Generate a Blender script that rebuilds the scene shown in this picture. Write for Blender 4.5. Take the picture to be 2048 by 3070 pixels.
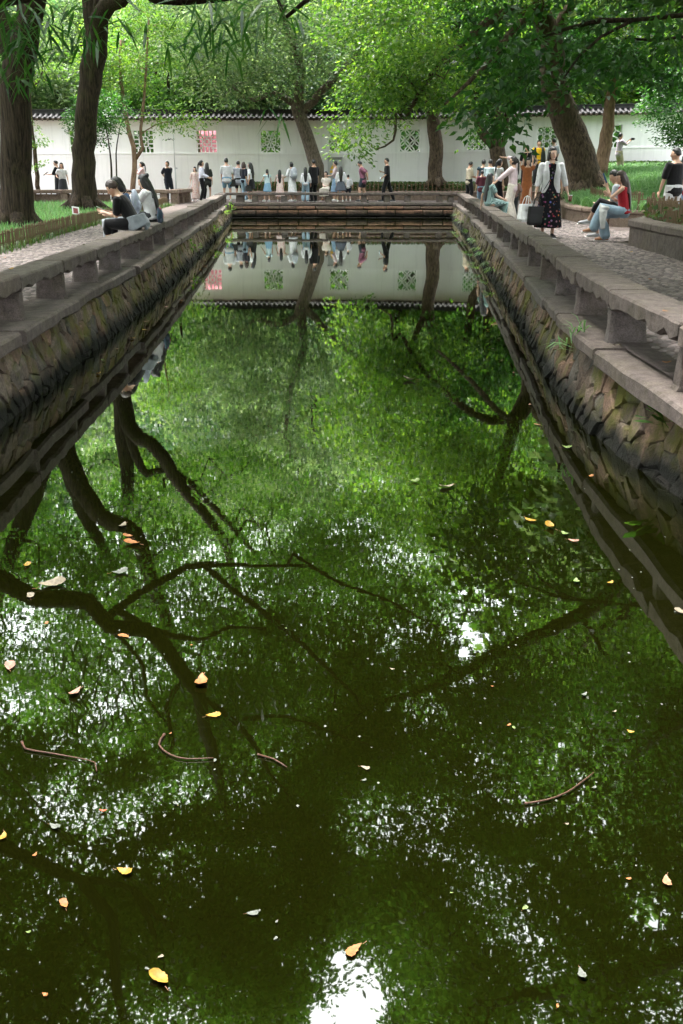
import bpy, bmesh, math, random
import numpy as np
from mathutils import Vector, Matrix
random.seed(7); rng = np.random.default_rng(7)
R = math.radians; PI = math.pi
scene = bpy.context.scene
for o in list(bpy.data.objects): bpy.data.objects.remove(o)

# ------------------------------------------------------------------ camera
CAM_H = 1.9; TILT = math.atan(1025/2990.)
cd = bpy.data.cameras.new('camera'); cam = bpy.data.objects.new('camera', cd)
scene.collection.objects.link(cam); scene.camera = cam
cam.location = (0, 0, CAM_H); cam.rotation_euler = (PI/2 - TILT, 0, 0)
cd.sensor_fit = 'VERTICAL'; cd.sensor_height = 36; cd.lens = 36*2990/3070.
cd.clip_start = .05; cd.clip_end = 600
# ------------------------------------------------------------------ sky and light
SUN_EL, SUN_AZ = 74, 320          # soft overcast light from high up, a little from the far left
w = bpy.data.worlds.new('World'); scene.world = w; w.use_nodes = True
nt = w.node_tree; nt.nodes.clear()
sky = nt.nodes.new('ShaderNodeTexSky'); sky.sky_type = 'NISHITA'; sky.sun_disc = False
sky.sun_elevation = R(SUN_EL); sky.sun_rotation = R(SUN_AZ); sky.dust_density = 4; sky.air_density = 1.0
hs = nt.nodes.new('ShaderNodeHueSaturation'); hs.inputs['Saturation'].default_value = .22
bg = nt.nodes.new('ShaderNodeBackground'); bg.inputs['Strength'].default_value = .15
wo = nt.nodes.new('ShaderNodeOutputWorld')
nt.links.new(sky.outputs[0], hs.inputs['Color']); nt.links.new(hs.outputs[0], bg.inputs['Color']); nt.links.new(bg.outputs[0], wo.inputs['Surface'])
sd = bpy.data.lights.new('sun', 'SUN'); sd.energy = .5; sd.angle = R(18); sd.color = (1, .97, .92)
sun = bpy.data.objects.new('sun', sd); scene.collection.objects.link(sun)
dv = Vector((math.sin(R(SUN_AZ))*math.cos(R(SUN_EL)), math.cos(R(SUN_AZ))*math.cos(R(SUN_EL)), math.sin(R(SUN_EL))))
sun.rotation_euler = dv.to_track_quat('Z', 'Y').to_euler(); sun.location = (-6, -6, 30)
scene.view_settings.view_transform = 'Standard'; scene.view_settings.look = 'None'
scene.view_settings.exposure = 3.87; scene.view_settings.gamma = 1; scene.view_settings.use_curve_mapping = False
cy = scene.cycles
cy.max_bounces = 6; cy.diffuse_bounces = 4; cy.glossy_bounces = 3; cy.transmission_bounces = 4; cy.transparent_max_bounces = 4
cy.use_denoising = True; cy.denoiser = 'OPENIMAGEDENOISE'; cy.caustics_reflective = False; cy.caustics_refractive = False
cy.sample_clamp_indirect = 6

# ------------------------------------------------------------------ helpers
COL = scene.collection
def tag(o, label=None, cat=None, group=None, kind=None):
    if label: o['label'] = label
    if cat: o['category'] = cat
    if group: o['group'] = group
    if kind: o['kind'] = kind
    return o
def link(name, me, mat=None, parent=None, loc=None, rotz=None):
    o = bpy.data.objects.new(name, me); COL.objects.link(o)
    if mat is not None and me is not None and len(me.materials) == 0: me.materials.append(mat)
    if parent is not None: o.parent = parent
    if loc is not None: o.location = loc
    if rotz is not None: o.rotation_euler = (0, 0, rotz)
    return o
def empty(name, loc=(0, 0, 0), rz=0):
    o = bpy.data.objects.new(name, None); COL.objects.link(o); o.location = loc; o.rotation_euler = (0, 0, rz)
    o.empty_display_size = .2
    return o
def mesh_from(verts, faces, smooth=False, name='mesh'):
    me = bpy.data.meshes.new(name); me.from_pydata([tuple(v) for v in verts], [], faces)
    if smooth: me.polygons.foreach_set('use_smooth', [True]*len(me.polygons))
    me.update(); return me
def np_mesh(verts, faces_idx, nper, smooth=False, name='mesh'):
    me = bpy.data.meshes.new(name); nv = len(verts); nf = len(faces_idx)
    me.vertices.add(nv); me.vertices.foreach_set('co', np.asarray(verts, np.float32).ravel())
    me.loops.add(nf*nper); me.loops.foreach_set('vertex_index', np.asarray(faces_idx, np.int32).ravel())
    me.polygons.add(nf); me.polygons.foreach_set('loop_start', np.arange(0, nf*nper, nper, dtype=np.int32))
    if smooth: me.polygons.foreach_set('use_smooth', np.ones(nf, bool))
    me.update(calc_edges=True); return me
class MB:
    def __init__(s): s.v = []; s.f = []
    def add(s, v, f):
        b = len(s.v); s.v += [Vector(p) for p in v]; s.f += [[i+b for i in q] for q in f]; return b
    def box(s, c, d, rz=0):
        x, y, z = d[0]/2, d[1]/2, d[2]/2; m = Matrix.Rotation(rz, 3, 'Z')
        vs = [m @ Vector((i*x, j*y, k*z)) + Vector(c) for k in (-1, 1) for j in (-1, 1) for i in (-1, 1)]
        s.add(vs, [(0,2,3,1),(4,5,7,6),(0,1,5,4),(2,6,7,3),(0,4,6,2),(1,3,7,5)])
    def bar(s, a, b, w, t, up=(0, 0, 1)):
        a, b = Vector(a), Vector(b); d = (b-a).normalized(); u = Vector(up)
        if abs(d.dot(u)) > .98: u = Vector((0, 1, 0))
        sd_ = d.cross(u).normalized(); u = sd_.cross(d)
        vs = [p + sd_*i*w/2 + u*k*t/2 for p in (a, b) for k in (-1, 1) for i in (-1, 1)]
        s.add(vs, [(0,1,3,2),(4,6,7,5),(0,4,5,1),(2,3,7,6),(0,2,6,4),(1,5,7,3)])
    def tube(s, pts, rad, n=8, cap=True):
        pts = [Vector(p) for p in pts]; rings = []; prev = None
        for i, p in enumerate(pts):
            t = (pts[min(i+1, len(pts)-1)] - pts[max(i-1, 0)]).normalized()
            a = prev - t*prev.dot(t) if prev is not None else t.orthogonal()
            if a.length < 1e-5: a = t.orthogonal()
            a.normalize(); prev = a; b = t.cross(a)
            r = rad[i] if hasattr(rad, '__len__') else rad
            base = len(s.v); s.v += [p + (a*math.cos(2*PI*k/n) + b*math.sin(2*PI*k/n))*r for k in range(n)]; rings.append(base)
        for i in range(len(pts)-1):
            A, B = rings[i], rings[i+1]
            s.f += [[A+k, A+(k+1) % n, B+(k+1) % n, B+k] for k in range(n)]
        if cap: s.f += [[rings[0]+k for k in range(n)][::-1], [rings[-1]+k for k in range(n)]]
    def loft(s, pts, rads, side, n=12, round_ends=True):
        """elliptic rings: rads (a along side, b across)"""
        pts = [Vector(p) for p in pts]; rads = list(rads); side = Vector(side)
        if round_ends:
            d0 = (pts[0]-pts[1]).normalized(); d1 = (pts[-1]-pts[-2]).normalized()
            e0 = min(rads[0])*.55; e1 = min(rads[-1])*.55
            P = [pts[0]+d0*e0] + pts + [pts[-1]+d1*e1]
            Q = [(rads[0][0]*.6, rads[0][1]*.6)] + rads + [(rads[-1][0]*.6, rads[-1][1]*.6)]
            pts, rads = P, Q
        rings = []
        for i, p in enumerate(pts):
            t = (pts[min(i+1, len(pts)-1)] - pts[max(i-1, 0)]).normalized()
            a = side - t*side.dot(t)
            if a.length < .05: a = t.orthogonal()
            a.normalize(); b = t.cross(a); ra, rb = rads[i]
            base = len(s.v); s.v += [p + a*math.cos(2*PI*k/n)*ra + b*math.sin(2*PI*k/n)*rb for k in range(n)]; rings.append(base)
        for i in range(len(pts)-1):
            A, B = rings[i], rings[i+1]
            s.f += [[A+k, A+(k+1) % n, B+(k+1) % n, B+k] for k in range(n)]
        s.f += [[rings[0]+k for k in range(n)][::-1], [rings[-1]+k for k in range(n)]]
    def ball(s, c, r, M=None, nu=14, nv=9, fn=None):
        c = Vector(c); r = Vector(r) if hasattr(r, '__len__') else Vector((r, r, r))
        vs = []
        for j in range(nv+1):
            th = PI*j/nv
            for i in range(nu):
                ph = 2*PI*i/nu; p = Vector((math.sin(th)*math.cos(ph), math.sin(th)*math.sin(ph), math.cos(th)))
                k = fn(p) if fn else Vector((1, 1, 1))
                q = Vector((p.x*r.x*k.x, p.y*r.y*k.y, p.z*r.z*k.z))
                vs.append(c + (M @ q if M else q))
        fs = []
        for j in range(nv):
            for i in range(nu):
                a, b = j*nu+i, j*nu+(i+1) % nu
                if j == 0: fs.append((a, a+nu, b+nu))
                elif j == nv-1: fs.append((a, a+nu, b))
                else: fs.append((a, a+nu, b+nu, b))
        s.add(vs, fs)
    def mesh(s, smooth=False): return mesh_from(s.v, s.f, smooth)
    def build(s, name, mat=None, parent=None, smooth=False, loc=None, rotz=None):
        return link(name, s.mesh(smooth), mat, parent, loc, rotz)
def lerp_path(path, s):
    """path: list of (x,y); s arc length -> point, unit tangent"""
    for (a, b) in zip(path[:-1], path[1:]):
        L = math.hypot(b[0]-a[0], b[1]-a[1])
        if s <= L or b is path[-1]:
            t = s/L; return Vector((a[0]+(b[0]-a[0])*t, a[1]+(b[1]-a[1])*t)), Vector(((b[0]-a[0])/L, (b[1]-a[1])/L))
        s -= L
def path_len(path): return sum(math.hypot(b[0]-a[0], b[1]-a[1]) for a, b in zip(path[:-1], path[1:]))
def smooth_path(path, step=1.0):
    P = [Vector((*p, 0)) if len(p) == 2 else Vector(p) for p in path]; out = []
    for i in range(len(P)-1):
        p0, p1, p2, p3 = P[max(i-1, 0)], P[i], P[i+1], P[min(i+2, len(P)-1)]
        n = max(1, int((p2-p1).length/step))
        for k in range(n):
            t = k/n; out.append(.5*((2*p1) + (p2-p0)*t + (2*p0-5*p1+4*p2-p3)*t*t + (3*p1-p0-3*p2+p3)*t**3))
    out.append(P[-1]); return out
# a point seen at pixel (x, y) of the 2048 x 3070 survey photo, at depth Y or on level z
_c, _s = math.cos(TILT), math.sin(TILT)
def _ray(x, y):
    u = (x-1024)/2990.; v = (1535-y)/2990.; return u, _c+v*_s, -_s+v*_c
def atY(x, y, Y):
    r = _ray(x, y); t = Y/r[1]; return Vector((r[0]*t, Y, CAM_H+r[2]*t))
def onZ(x, y, z):
    r = _ray(x, y); t = (z-CAM_H)/r[2]; return Vector((r[0]*t, r[1]*t, z))
def mirY(x, y, Y):
    p = atY(x, y, Y); return Vector((p.x, p.y, -p.z))

# ------------------------------------------------------------------ materials
MAT = {}
def _new(name):
    m = bpy.data.materials.new(name); m.use_nodes = True; t = m.node_tree; t.nodes.clear()
    out = t.nodes.new('ShaderNodeOutputMaterial'); return m, t, out
def N(t, kind, **kw):
    n = t.nodes.new(kind)
    for k, v in kw.items():
        if k in n.inputs: n.inputs[k].default_value = v
        else: setattr(n, k, v)
    return n
def ramp(t, fac, stops):
    r = t.nodes.new('ShaderNodeValToRGB'); e = r.color_ramp.elements
    while len(e) < len(stops): e.new(.5)
    for k, (p, c) in enumerate(stops): e[k].position = p; e[k].color = (*c, 1) if len(c) == 3 else c
    t.links.new(fac, r.inputs[0]); return r.outputs[0]
def mixc(t, fac, a, b, mode='MIX'):
    m = t.nodes.new('ShaderNodeMix'); m.data_type = 'RGBA'; m.blend_type = mode
    if isinstance(fac, (int, float)): m.inputs[0].default_value = fac
    else: t.links.new(fac, m.inputs[0])
    for i, v in ((6, a), (7, b)):
        if isinstance(v, tuple): m.inputs[i].default_value = (*v, 1) if len(v) == 3 else v
        else: t.links.new(v, m.inputs[i])
    return m.outputs[2]
def coords(t, kind='Object', scale=(1, 1, 1)):
    c = t.nodes.new('ShaderNodeTexCoord')
    if kind == 'World': s = t.nodes.new('ShaderNodeNewGeometry').outputs['Position']
    else: s = c.outputs[kind]
    mp = t.nodes.new('ShaderNodeMapping'); mp.inputs['Scale'].default_value = scale
    t.links.new(s, mp.inputs[0]); return mp.outputs[0]
def noise(t, vec, scale, detail=4, rough=.6, out=0):
    n = t.nodes.new('ShaderNodeTexNoise'); n.inputs['Scale'].default_value = scale; n.inputs['Detail'].default_value = detail; n.inputs['Roughness'].default_value = rough
    t.links.new(vec, n.inputs['Vector']); return n.outputs[out]
def bsdf(t, out, color, rough=.8, spec=.3, bump=None, bstr=.3, bdist=.02, sheen=0):
    b = t.nodes.new('ShaderNodeBsdfPrincipled')
    if isinstance(color, tuple): b.inputs['Base Color'].default_value = (*color, 1)
    else: t.links.new(color, b.inputs['Base Color'])
    if isinstance(rough, (int, float)): b.inputs['Roughness'].default_value = rough
    else: t.links.new(rough, b.inputs['Roughness'])
    b.inputs['Specular IOR Level'].default_value = spec
    if sheen: b.inputs['Sheen Weight'].default_value = sheen
    if bump is not None:
        n = t.nodes.new('ShaderNodeBump'); n.inputs['Strength'].default_value = bstr; n.inputs['Distance'].default_value = bdist
        t.links.new(bump, n.inputs['Height']); t.links.new(n.outputs[0], b.inputs['Normal'])
    t.links.new(b.outputs[0], out.inputs[0]); return b
def objrand(t): return t.nodes.new('ShaderNodeObjectInfo').outputs['Random']
def zpos(t):
    g = t.nodes.new('ShaderNodeNewGeometry'); s = t.nodes.new('ShaderNodeSeparateXYZ'); t.links.new(g.outputs['Position'], s.inputs[0]); return s.outputs[2]
def mapr(t, v, a, b, c=0, d=1):
    m = t.nodes.new('ShaderNodeMapRange'); m.clamp = True
    for k, x in zip((1, 2, 3, 4), (a, b, c, d)): m.inputs[k].default_value = x
    t.links.new(v, m.inputs[0]); return m.outputs[0]
def mth(t, op, a, b=None):
    m = t.nodes.new('ShaderNodeMath'); m.operation = op
    for i, v in enumerate((a, b)):
        if v is None: continue
        if isinstance(v, (int, float)): m.inputs[i].default_value = v
        else: t.links.new(v, m.inputs[i])
    return m.outputs[0]

def stone_mat(name, stops, grain=60, algae=0, moss=0, per_obj=True, big=1.3, rough=.88, bstr=.5, tideline=(-.03, .115)):
    """weathered stone: piece-to-piece colour, blotches, mineral grain, moss patches and the algae tide mark of the pond"""
    m, t, out = _new(name); v = coords(t, 'World')
    n1 = noise(t, v, big*3, 5); n2 = noise(t, v, grain, 3, .7); n3 = noise(t, v, 9, 6, .7)
    if per_obj:
        f = mth(t, 'ADD', mth(t, 'MULTIPLY', objrand(t), .75), mth(t, 'MULTIPLY', n1, .35))
    else: f = mth(t, 'ADD', mth(t, 'MULTIPLY', n1, 1.5), -.25)
    c = ramp(t, f, stops)
    c = mixc(t, 1.0, c, ramp(t, n3, [(.25, (.45, .43, .42)), (.6, (1.1, 1.08, 1.05))]), 'MULTIPLY')
    c = mixc(t, .55, c, ramp(t, n2, [(.35, (.35, .33, .33)), (.62, (1.25, 1.2, 1.2))]), 'MULTIPLY')
    if moss:
        mz = mth(t, 'MULTIPLY', mapr(t, noise(t, v, 2.2, 6, .7), .47, .60), moss)
        c = mixc(t, mz, c, mixc(t, n1, (.045, .06, .008), (.11, .10, .015)))
    if algae:
        zz = mth(t, 'ADD', zpos(t), mth(t, 'MULTIPLY', noise(t, v, 4, 4), -.22))
        c = mixc(t, mth(t, 'MULTIPLY', mapr(t, zz, tideline[0], tideline[1], 1, 0), algae), c, (.0035, .004, .0028))
    h = mth(t, 'ADD', mth(t, 'MULTIPLY', n3, .8), mth(t, 'MULTIPLY', n2, .35))
    bsdf(t, out, c, rough, .2, h, bstr*1.6, .04); MAT[name] = m; return m
def plain(name, color, rough=.7, spec=.3, var=.12, scale=30, bstr=.15, sheen=0, kind='Object'):
    if name in MAT: return MAT[name]
    m, t, out = _new(name); v = coords(t, kind); n = noise(t, v, scale, 3)
    c = mixc(t, 1.0, color, ramp(t, n, [(.3, (1-var,)*3), (.7, (1+var,)*3)]), 'MULTIPLY')
    bsdf(t, out, c, rough, spec, n, bstr, .01, sheen); MAT[name] = m; return m
def leaf_mat(name, cols, trans, tw=.45, gloss=.35):
    m, t, out = _new(name); g = t.nodes.new('ShaderNodeNewGeometry')
    v = coords(t, 'World'); n = noise(t, v, .55, 2)
    f = mth(t, 'ADD', mth(t, 'MULTIPLY', g.outputs['Random Per Island'], .55), mth(t, 'MULTIPLY', n, .45))
    c = ramp(t, f, [(.15, cols[0]), (.5, cols[1]), (.85, cols[2])])
    b = N(t, 'ShaderNodeBsdfPrincipled', Roughness=gloss); b.inputs['Specular IOR Level'].default_value = .35
    t.links.new(c, b.inputs['Base Color'])
    tr = t.nodes.new('ShaderNodeBsdfTranslucent'); t.links.new(mixc(t, 1.0, c, trans, 'MULTIPLY'), tr.inputs[0])
    mx = t.nodes.new('ShaderNodeMixShader'); mx.inputs[0].default_value = tw
    t.links.new(b.outputs[0], mx.inputs[1]); t.links.new(tr.outputs[0], mx.inputs[2]); t.links.new(mx.outputs[0], out.inputs[0])
    MAT[name] = m; return m

# ---- water: a murky mirror
m, t, out = _new('pond_water'); v = coords(t, 'World', (1, .35, 1))
h1 = noise(t, v, 1.6, 2); h2 = noise(t, coords(t, 'World', (1.0, 2.2, 1)), 5, 2)
b = N(t, 'ShaderNodeBsdfDiffuse'); b.inputs['Color'].default_value = (.0026, .0030, .0003, 1)
gl = N(t, 'ShaderNodeBsdfGlossy', Roughness=.014); gl.inputs['Color'].default_value = (.97, 1, .93, 1)
bp = N(t, 'ShaderNodeBump', Strength=.05, Distance=.012); t.links.new(mth(t, 'ADD', h1, mth(t, 'MULTIPLY', h2, .16)), bp.inputs['Height'])
fz = N(t, 'ShaderNodeFresnel', IOR=1.45); t.links.new(bp.outputs[0], fz.inputs['Normal']); t.links.new(bp.outputs[0], gl.inputs['Normal'])
fc = N(t, 'ShaderNodeMapRange'); fc.clamp = True
for k_, x_ in zip((1, 2, 3, 4), (0, .55, .044, .80)): fc.inputs[k_].default_value = x_
t.links.new(fz.outputs[0], fc.inputs[0]); mx = N(t, 'ShaderNodeMixShader'); t.links.new(fc.outputs[0], mx.inputs[0]); t.links.new(b.outputs[0], mx.inputs[1]); t.links.new(gl.outputs[0], mx.inputs[2])
t.links.new(mx.outputs[0], out.inputs[0]); MAT['water'] = m
RUB = [(.05, (.05, .042, .034)), (.3, (.11, .083, .062)), (.48, (.19, .125, .088)), (.62, (.085, .085, .075)), (.8, (.135, .108, .085)), (.97, (.23, .175, .135))]
stone_mat('rubble', RUB, 45, algae=.97, moss=.85)
stone_mat('mortar', [(.2, (.05, .045, .035)), (.8, (.11, .10, .08))], 50, algae=.9, moss=.6, per_obj=False)
stone_mat('red_block', [(.05, (.09, .066, .052)), (.3, (.19, .115, .08)), (.55, (.22, .13, .09)), (.7, (.115, .09, .073)), (.95, (.17, .12, .092))], 40, algae=.97, moss=.1, tideline=(.04, .15))
stone_mat('granite', [(.1, (.098, .085, .078)), (.5, (.135, .113, .102)), (.9, (.115, .104, .099))], 90, moss=.12, bstr=.35)
stone_mat('granite_top', [(.1, (.22, .18, .16)), (.9, (.30, .245, .22))], 90, moss=0, bstr=.3)
stone_mat('kerbstone', [(.1, (.19, .14, .115)), (.9, (.24, .185, .155))], 70, moss=.08)
stone_mat('paving', [(.2, (.095, .077, .072)), (.8, (.13, .108, .10))], 120, per_obj=False, bstr=.4)
m, t, out = _new('pebble'); g = t.nodes.new('ShaderNodeNewGeometry')
c = ramp(t, g.outputs['Random Per Island'], [(.0, (.055, .046, .043)), (.5, (.11, .09, .084)), (1, (.18, .148, .138))]); bsdf(t, out, c, .75, .3); MAT['pebble'] = m
m, t, out = _new('soil'); v = coords(t, 'World'); n = noise(t, v, 6, 6, .7)
bsdf(t, out, ramp(t, n, [(.3, (.035, .032, .018)), (.7, (.08, .065, .04))]), .95, .1, n, .6, .05); MAT['soil'] = m
m, t, out = _new('turf'); v = coords(t, 'World'); n = noise(t, v, 3, 6, .7)
bsdf(t, out, ramp(t, n, [(.3, (.03, .06, .012)), (.7, (.07, .12, .03))]), .95, .1, n, .6, .05); MAT['turf'] = m
def plaster(name, col):
    m, t, out = _new(name); v = coords(t, 'World'); n = noise(t, v, 1.1, 6, .65); s = noise(t, coords(t, 'World', (5, 5, .35)), 1.2, 5, .7)
    c = mixc(t, 1.0, col, ramp(t, n, [(.3, (.93, .92, .91)), (.7, (1, 1, 1))]), 'MULTIPLY')
    c = mixc(t, mapr(t, s, .52, .8, 0, .5), c, tuple(k*.62 for k in col))
    bsdf(t, out, c, .85, .2, noise(t, v, 14, 5), .12, .02); MAT[name] = m
plaster('plaster', (.87, .86, .86)); plaster('plaster_low', (.82, .80, .80))
plain('roof_tile', (.032, .030, .030), .75, .25, .4, 12); plain('roof_clay', (.075, .056, .044), .85, .2, .35, 14)
plain('bamboo_wood', (.125, .085, .05), .75, .2, .35, 20); plain('dark_wood', (.09, .055, .035), .8, .2, .3, 20)
def bark(name, a, b_, sc=(7, 7, 1.1), bstr=1.0, moss=0):
    m, t, out = _new(name); v = coords(t, 'World', sc); n = noise(t, v, 2.4, 5, .65)
    c = ramp(t, n, [(.33, a), (.62, b_)])
    if moss: c = mixc(t, mth(t, 'MULTIPLY', mapr(t, noise(t, coords(t, 'World'), 1.7, 5), .5, .66), moss), c, (.05, .06, .015))
    bsdf(t, out, c, .9, .15, n, bstr, .06); MAT[name] = m
bark('bark', (.007, .0052, .0036), (.052, .037, .026), (9, 9, .8), moss=.25); bark('bark_grey', (.05, .042, .034), (.17, .135, .105), (8, 8, 2.5), .8, .2)
bark('bark_tan', (.10, .065, .042), (.25, .165, .11), (5, 5, 1.5), .5); bark('bark_old', (.022, .016, .011), (.12, .088, .062), (6, 6, 2.2), 1.0, .25)
Y = (1.9, 1.75, .75)
leaf_mat('leaf_bright', [(0.0224, 0.0768, 0.0161), (0.0806, 0.1680, 0.0322), (0.1702, 0.2496, 0.0483)], (1.71, 1.80, 0.70), .5)
leaf_mat('leaf_pale', [(0.0343, 0.0816, 0.0391), (0.1026, 0.1680, 0.0685), (0.2150, 0.2592, 0.1465)], (1.53, 1.65, 0.90), .5)
leaf_mat('leaf_mid', [(0.0175, 0.0576, 0.0149), (0.0480, 0.1152, 0.0269), (0.1048, 0.1728, 0.0449)], (1.71, 1.90, 0.70), .6)
leaf_mat('leaf_dark', [(0.0112, 0.0480, 0.0138), (0.0272, 0.0850, 0.0184), (0.0560, 0.1250, 0.0253)], (1.62, 1.90, 0.80), .45, .3)
leaf_mat('leaf_blue', [(.022, .062, .03), (.04, .09, .04), (.07, .12, .05)], (1.5, 1.6, 1.0), .4, .3)
leaf_mat('grass_blade', [(0.0595, 0.1500, 0.0517), (0.1020, 0.2100, 0.0805), (0.1615, 0.2600, 0.1265)], (1.35, 1.50, 0.90), .4, .5)
leaf_mat('hedge_leaf', [(.02, .06, .014), (.04, .085, .02), (.08, .11, .03)], (1.5, 1.5, .8), .35, .5)
# ================================================================== the pond, its banks and the ground
GZ = .60                                            # pavement level above the water
WL_L = [(-2.5, .9), (-2.55, 4), (-2.64, 7), (-2.78, 12), (-2.87, 15.5), (-3.14, 20.5), (-3.62, 29), (-4.62, 44)]
WL_R = [(1.92, .9), (1.9, 5.5), (1.88, 7.5), (2.0, 9.6), (2.24, 12.1), (2.56, 16), (3.1, 22.8), (3.92, 33), (4.64, 44)]
def off_path(path, d):
    out = []
    for i, p in enumerate(path):
        a = Vector(path[max(i-1, 0)]); b = Vector(path[min(i+1, len(path)-1)]); t = (b-a).normalized()
        n = Vector((t.y, -t.x)); out.append((p[0]+n.x*d, p[1]+n.y*d))
    return out
# ground: one sheet round the pond, out to the horizon
def xl(y, path):
    for a, b in zip(path[:-1], path[1:]):
        if a[1] <= y <= b[1]: return a[0]+(b[0]-a[0])*(y-a[1])/(b[1]-a[1])
    return path[-1][0] if y > path[-1][1] else path[0][0]
ys = [-.0, .9, 5.5, 7.5, 9.6, 12, 15.5, 20.5, 25, 29, 33, 38, 44.2]
V, F = [], []
for y in ys:
    yy = max(.75, y) if y > 0 else .75
    V += [(-260, yy if y < 44 else 44.2, GZ-.03), (xl(yy, WL_L)-.12, yy, GZ-.03), (xl(yy, WL_R)+.12, yy, GZ-.03), (260, yy, GZ-.03)]
n = len(ys)
for i in range(1, n-1):
    F += [(4*i, 4*i+1, 4*i+5, 4*i+4), (4*i+2, 4*i+3, 4*i+7, 4*i+6)]
b0 = len(V); V += [(-260, -260, GZ-.03), (260, -260, GZ-.03), (260, 420, GZ-.03), (-260, 420, GZ-.03)]
F += [(b0, b0+1, 7, 6, 5, 4), (4*(n-1), 4*(n-1)+1, 4*(n-1)+2, 4*(n-1)+3, b0+2, b0+3)]
tag(link('ground', mesh_from(V, F), MAT['soil']), kind='structure')
def hill_z(y): return .5 + 18*max(0, min(1, (y-62)/50.))**1.15
V, F = [], []
for i in range(15):
    y = 60+i*6
    for k in range(13): V.append((-90+k*15, y, hill_z(y)-.25+.6*math.sin(k*1.7+i)*min(1, i/3.)))
for i in range(14):
    for k in range(12): F.append((i*13+k, i*13+k+1, (i+1)*13+k+1, (i+1)*13+k))
tag(link('hill', mesh_from(V, F, True), MAT['turf']), kind='structure')
# paved walk on both sides and across the far end
def sheet(name, pts, z, mat, kind='structure'):
    me = mesh_from([(x, y, z) for x, y in pts], [list(range(len(pts)))]); bm = bmesh.new(); bm.from_mesh(me)
    bmesh.ops.triangulate(bm, faces=bm.faces[:]); bm.normal_update()
    for f in bm.faces:
        if f.normal.z < 0: f.normal_flip()
    bm.to_mesh(me); bm.free(); return tag(link(name, me, mat), kind=kind)
eL, eR = off_path(WL_L, -.3), off_path(WL_R, .3)
sheet('path_left', eL + [(-4.9, 44.2), (-11, 44.2), (-11, 41.5), (-6.6, 41.0), (-6.4, 33), (-6.15, 28), (-6.05, 23), (-5.78, 18), (-5.5, 13), (-5.2, 6), (-5, .9)][0:], GZ, MAT['paving'])
sheet('path_right', eR + [(4.9, 44.2), (10, 44.2), (9.9, 43), (8.9, 38), (7.1, 33), (6.4, 29.5), (6.35, 26.5), (6.7, 24.9), (8, 24.1), (16, 23.6), (16, 20.6), (5.45, 20.0), (5.35, 16), (5.2, 12), (5.1, 5), (5, .9)], GZ, MAT['paving'])
sheet('path_far', [(-18, 44.3), (12, 44.3), (12, 47.7), (-4.6, 47.7), (-4.6, 49.4), (-18, 49.4)], GZ, MAT['paving'])
tag(link('water', mesh_from([(-6, .7, 0), (6, .7, 0), (6, 44.7, 0), (-6, 44.7, 0)], [(0, 1, 2, 3)]), MAT['water']), kind='structure')

# ---- stones: Voronoi rubble in the plane of a bank
def clip_poly(poly, p, nrm):
    out = []
    for i in range(len(poly)):
        a, b = poly[i], poly[(i+1) % len(poly)]
        da, db = (a-p).dot(nrm), (b-p).dot(nrm)
        if da <= 0: out.append(a)
        if da*db < 0: out.append(a + (b-a)*(da/(da-db)))
    return out
def rubble(wall, path, inward, z0, z1, sw, sh, mat, jitter=.42, batter=.16, limit=300, near_first=True, depth=.1, seed=1):
    rr = random.Random(seed); L = path_len(path); cells = []
    nx, nz = int(L/sw), max(2, int(round((z1-z0)/sh)))
    for i in range(nx):
        for k in range(nz):
            cells.append(Vector(((i+.5+rr.uniform(-jitter, jitter)+(.5 if k % 2 else 0))*L/nx, z0+(k+.5+rr.uniform(-jitter, jitter)*.8)*(z1-z0)/nz)))
    grid = {}
    for c in cells: grid.setdefault(int(c.x/ (sw*2)), []).append(c)
    stones = []
    for c in cells:
        poly = [Vector((max(0, c.x-2*sw), z0)), Vector((min(L, c.x+2*sw), z0)), Vector((min(L, c.x+2*sw), z1)), Vector((max(0, c.x-2*sw), z1))]
        gi = int(c.x/(sw*2))
        for q in grid.get(gi-1, []) + grid.get(gi, []) + grid.get(gi+1, []):
            if q is c: continue
            d = q-c
            if abs(d.x) > 2.2*sw: continue
            poly = clip_poly(poly, (c+q)/2, d)
            if len(poly) < 3: break
        if len(poly) < 3: continue
        ctr = sum(poly, Vector((0, 0)))/len(poly)
        stones.append((ctr, poly))
    stones.sort(key=lambda s: lerp_path(path, s[0].x)[0].y)
    rest = MB(); made = 0
    for ctr, poly in stones:
        pr = rr.uniform(.012, depth); tilt = Vector((rr.uniform(-.12, .12), rr.uniform(-.12, .12))); mb = MB(); vs = []
        pp = []
        for i in range(len(poly)):                  # knock the corners off
            a, b_, c_ = poly[i-1], poly[i], poly[(i+1) % len(poly)]
            pp += [b_.lerp(a, .22), b_.lerp(c_, .22)] if len(poly) < 6 else [b_]
        n = len(pp)
        def world(q, out):
            P, T = lerp_path(path, min(max(q.x, .001), L-.001)); nn = Vector((T.y, -T.x))*inward
            o_ = out + batter*(1-(q.y-z0)/(z1-z0)); return Vector((P.x+nn.x*o_, P.y+nn.y*o_, q.y))
        for k, (sc, o_) in enumerate(((.995, -.04), (.968, pr*.7), (.87, pr))):
            for q in pp:
                e = q-ctr; vs.append(world(ctr+e*sc*(1+rr.uniform(-.03, .03)), o_ + (e.dot(tilt) if k else 0) + (rr.uniform(-.012, .012) if k else 0)))
        fs = [[i, (i+1) % n, n+(i+1) % n, n+i] for i in range(n)] + [[n+i, n+(i+1) % n, 2*n+(i+1) % n, 2*n+i] for i in range(n)] + [[2*n+i for i in range(n)]]
        if inward < 0: fs = [f[::-1] for f in fs]
        if made < limit: mb.add(vs, fs); mb.build('stone', mat, wall); made += 1
        else: rest.add(vs, fs)
    if rest.v: tag(rest.build('far_stones', mat, wall), kind='stuff')
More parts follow.
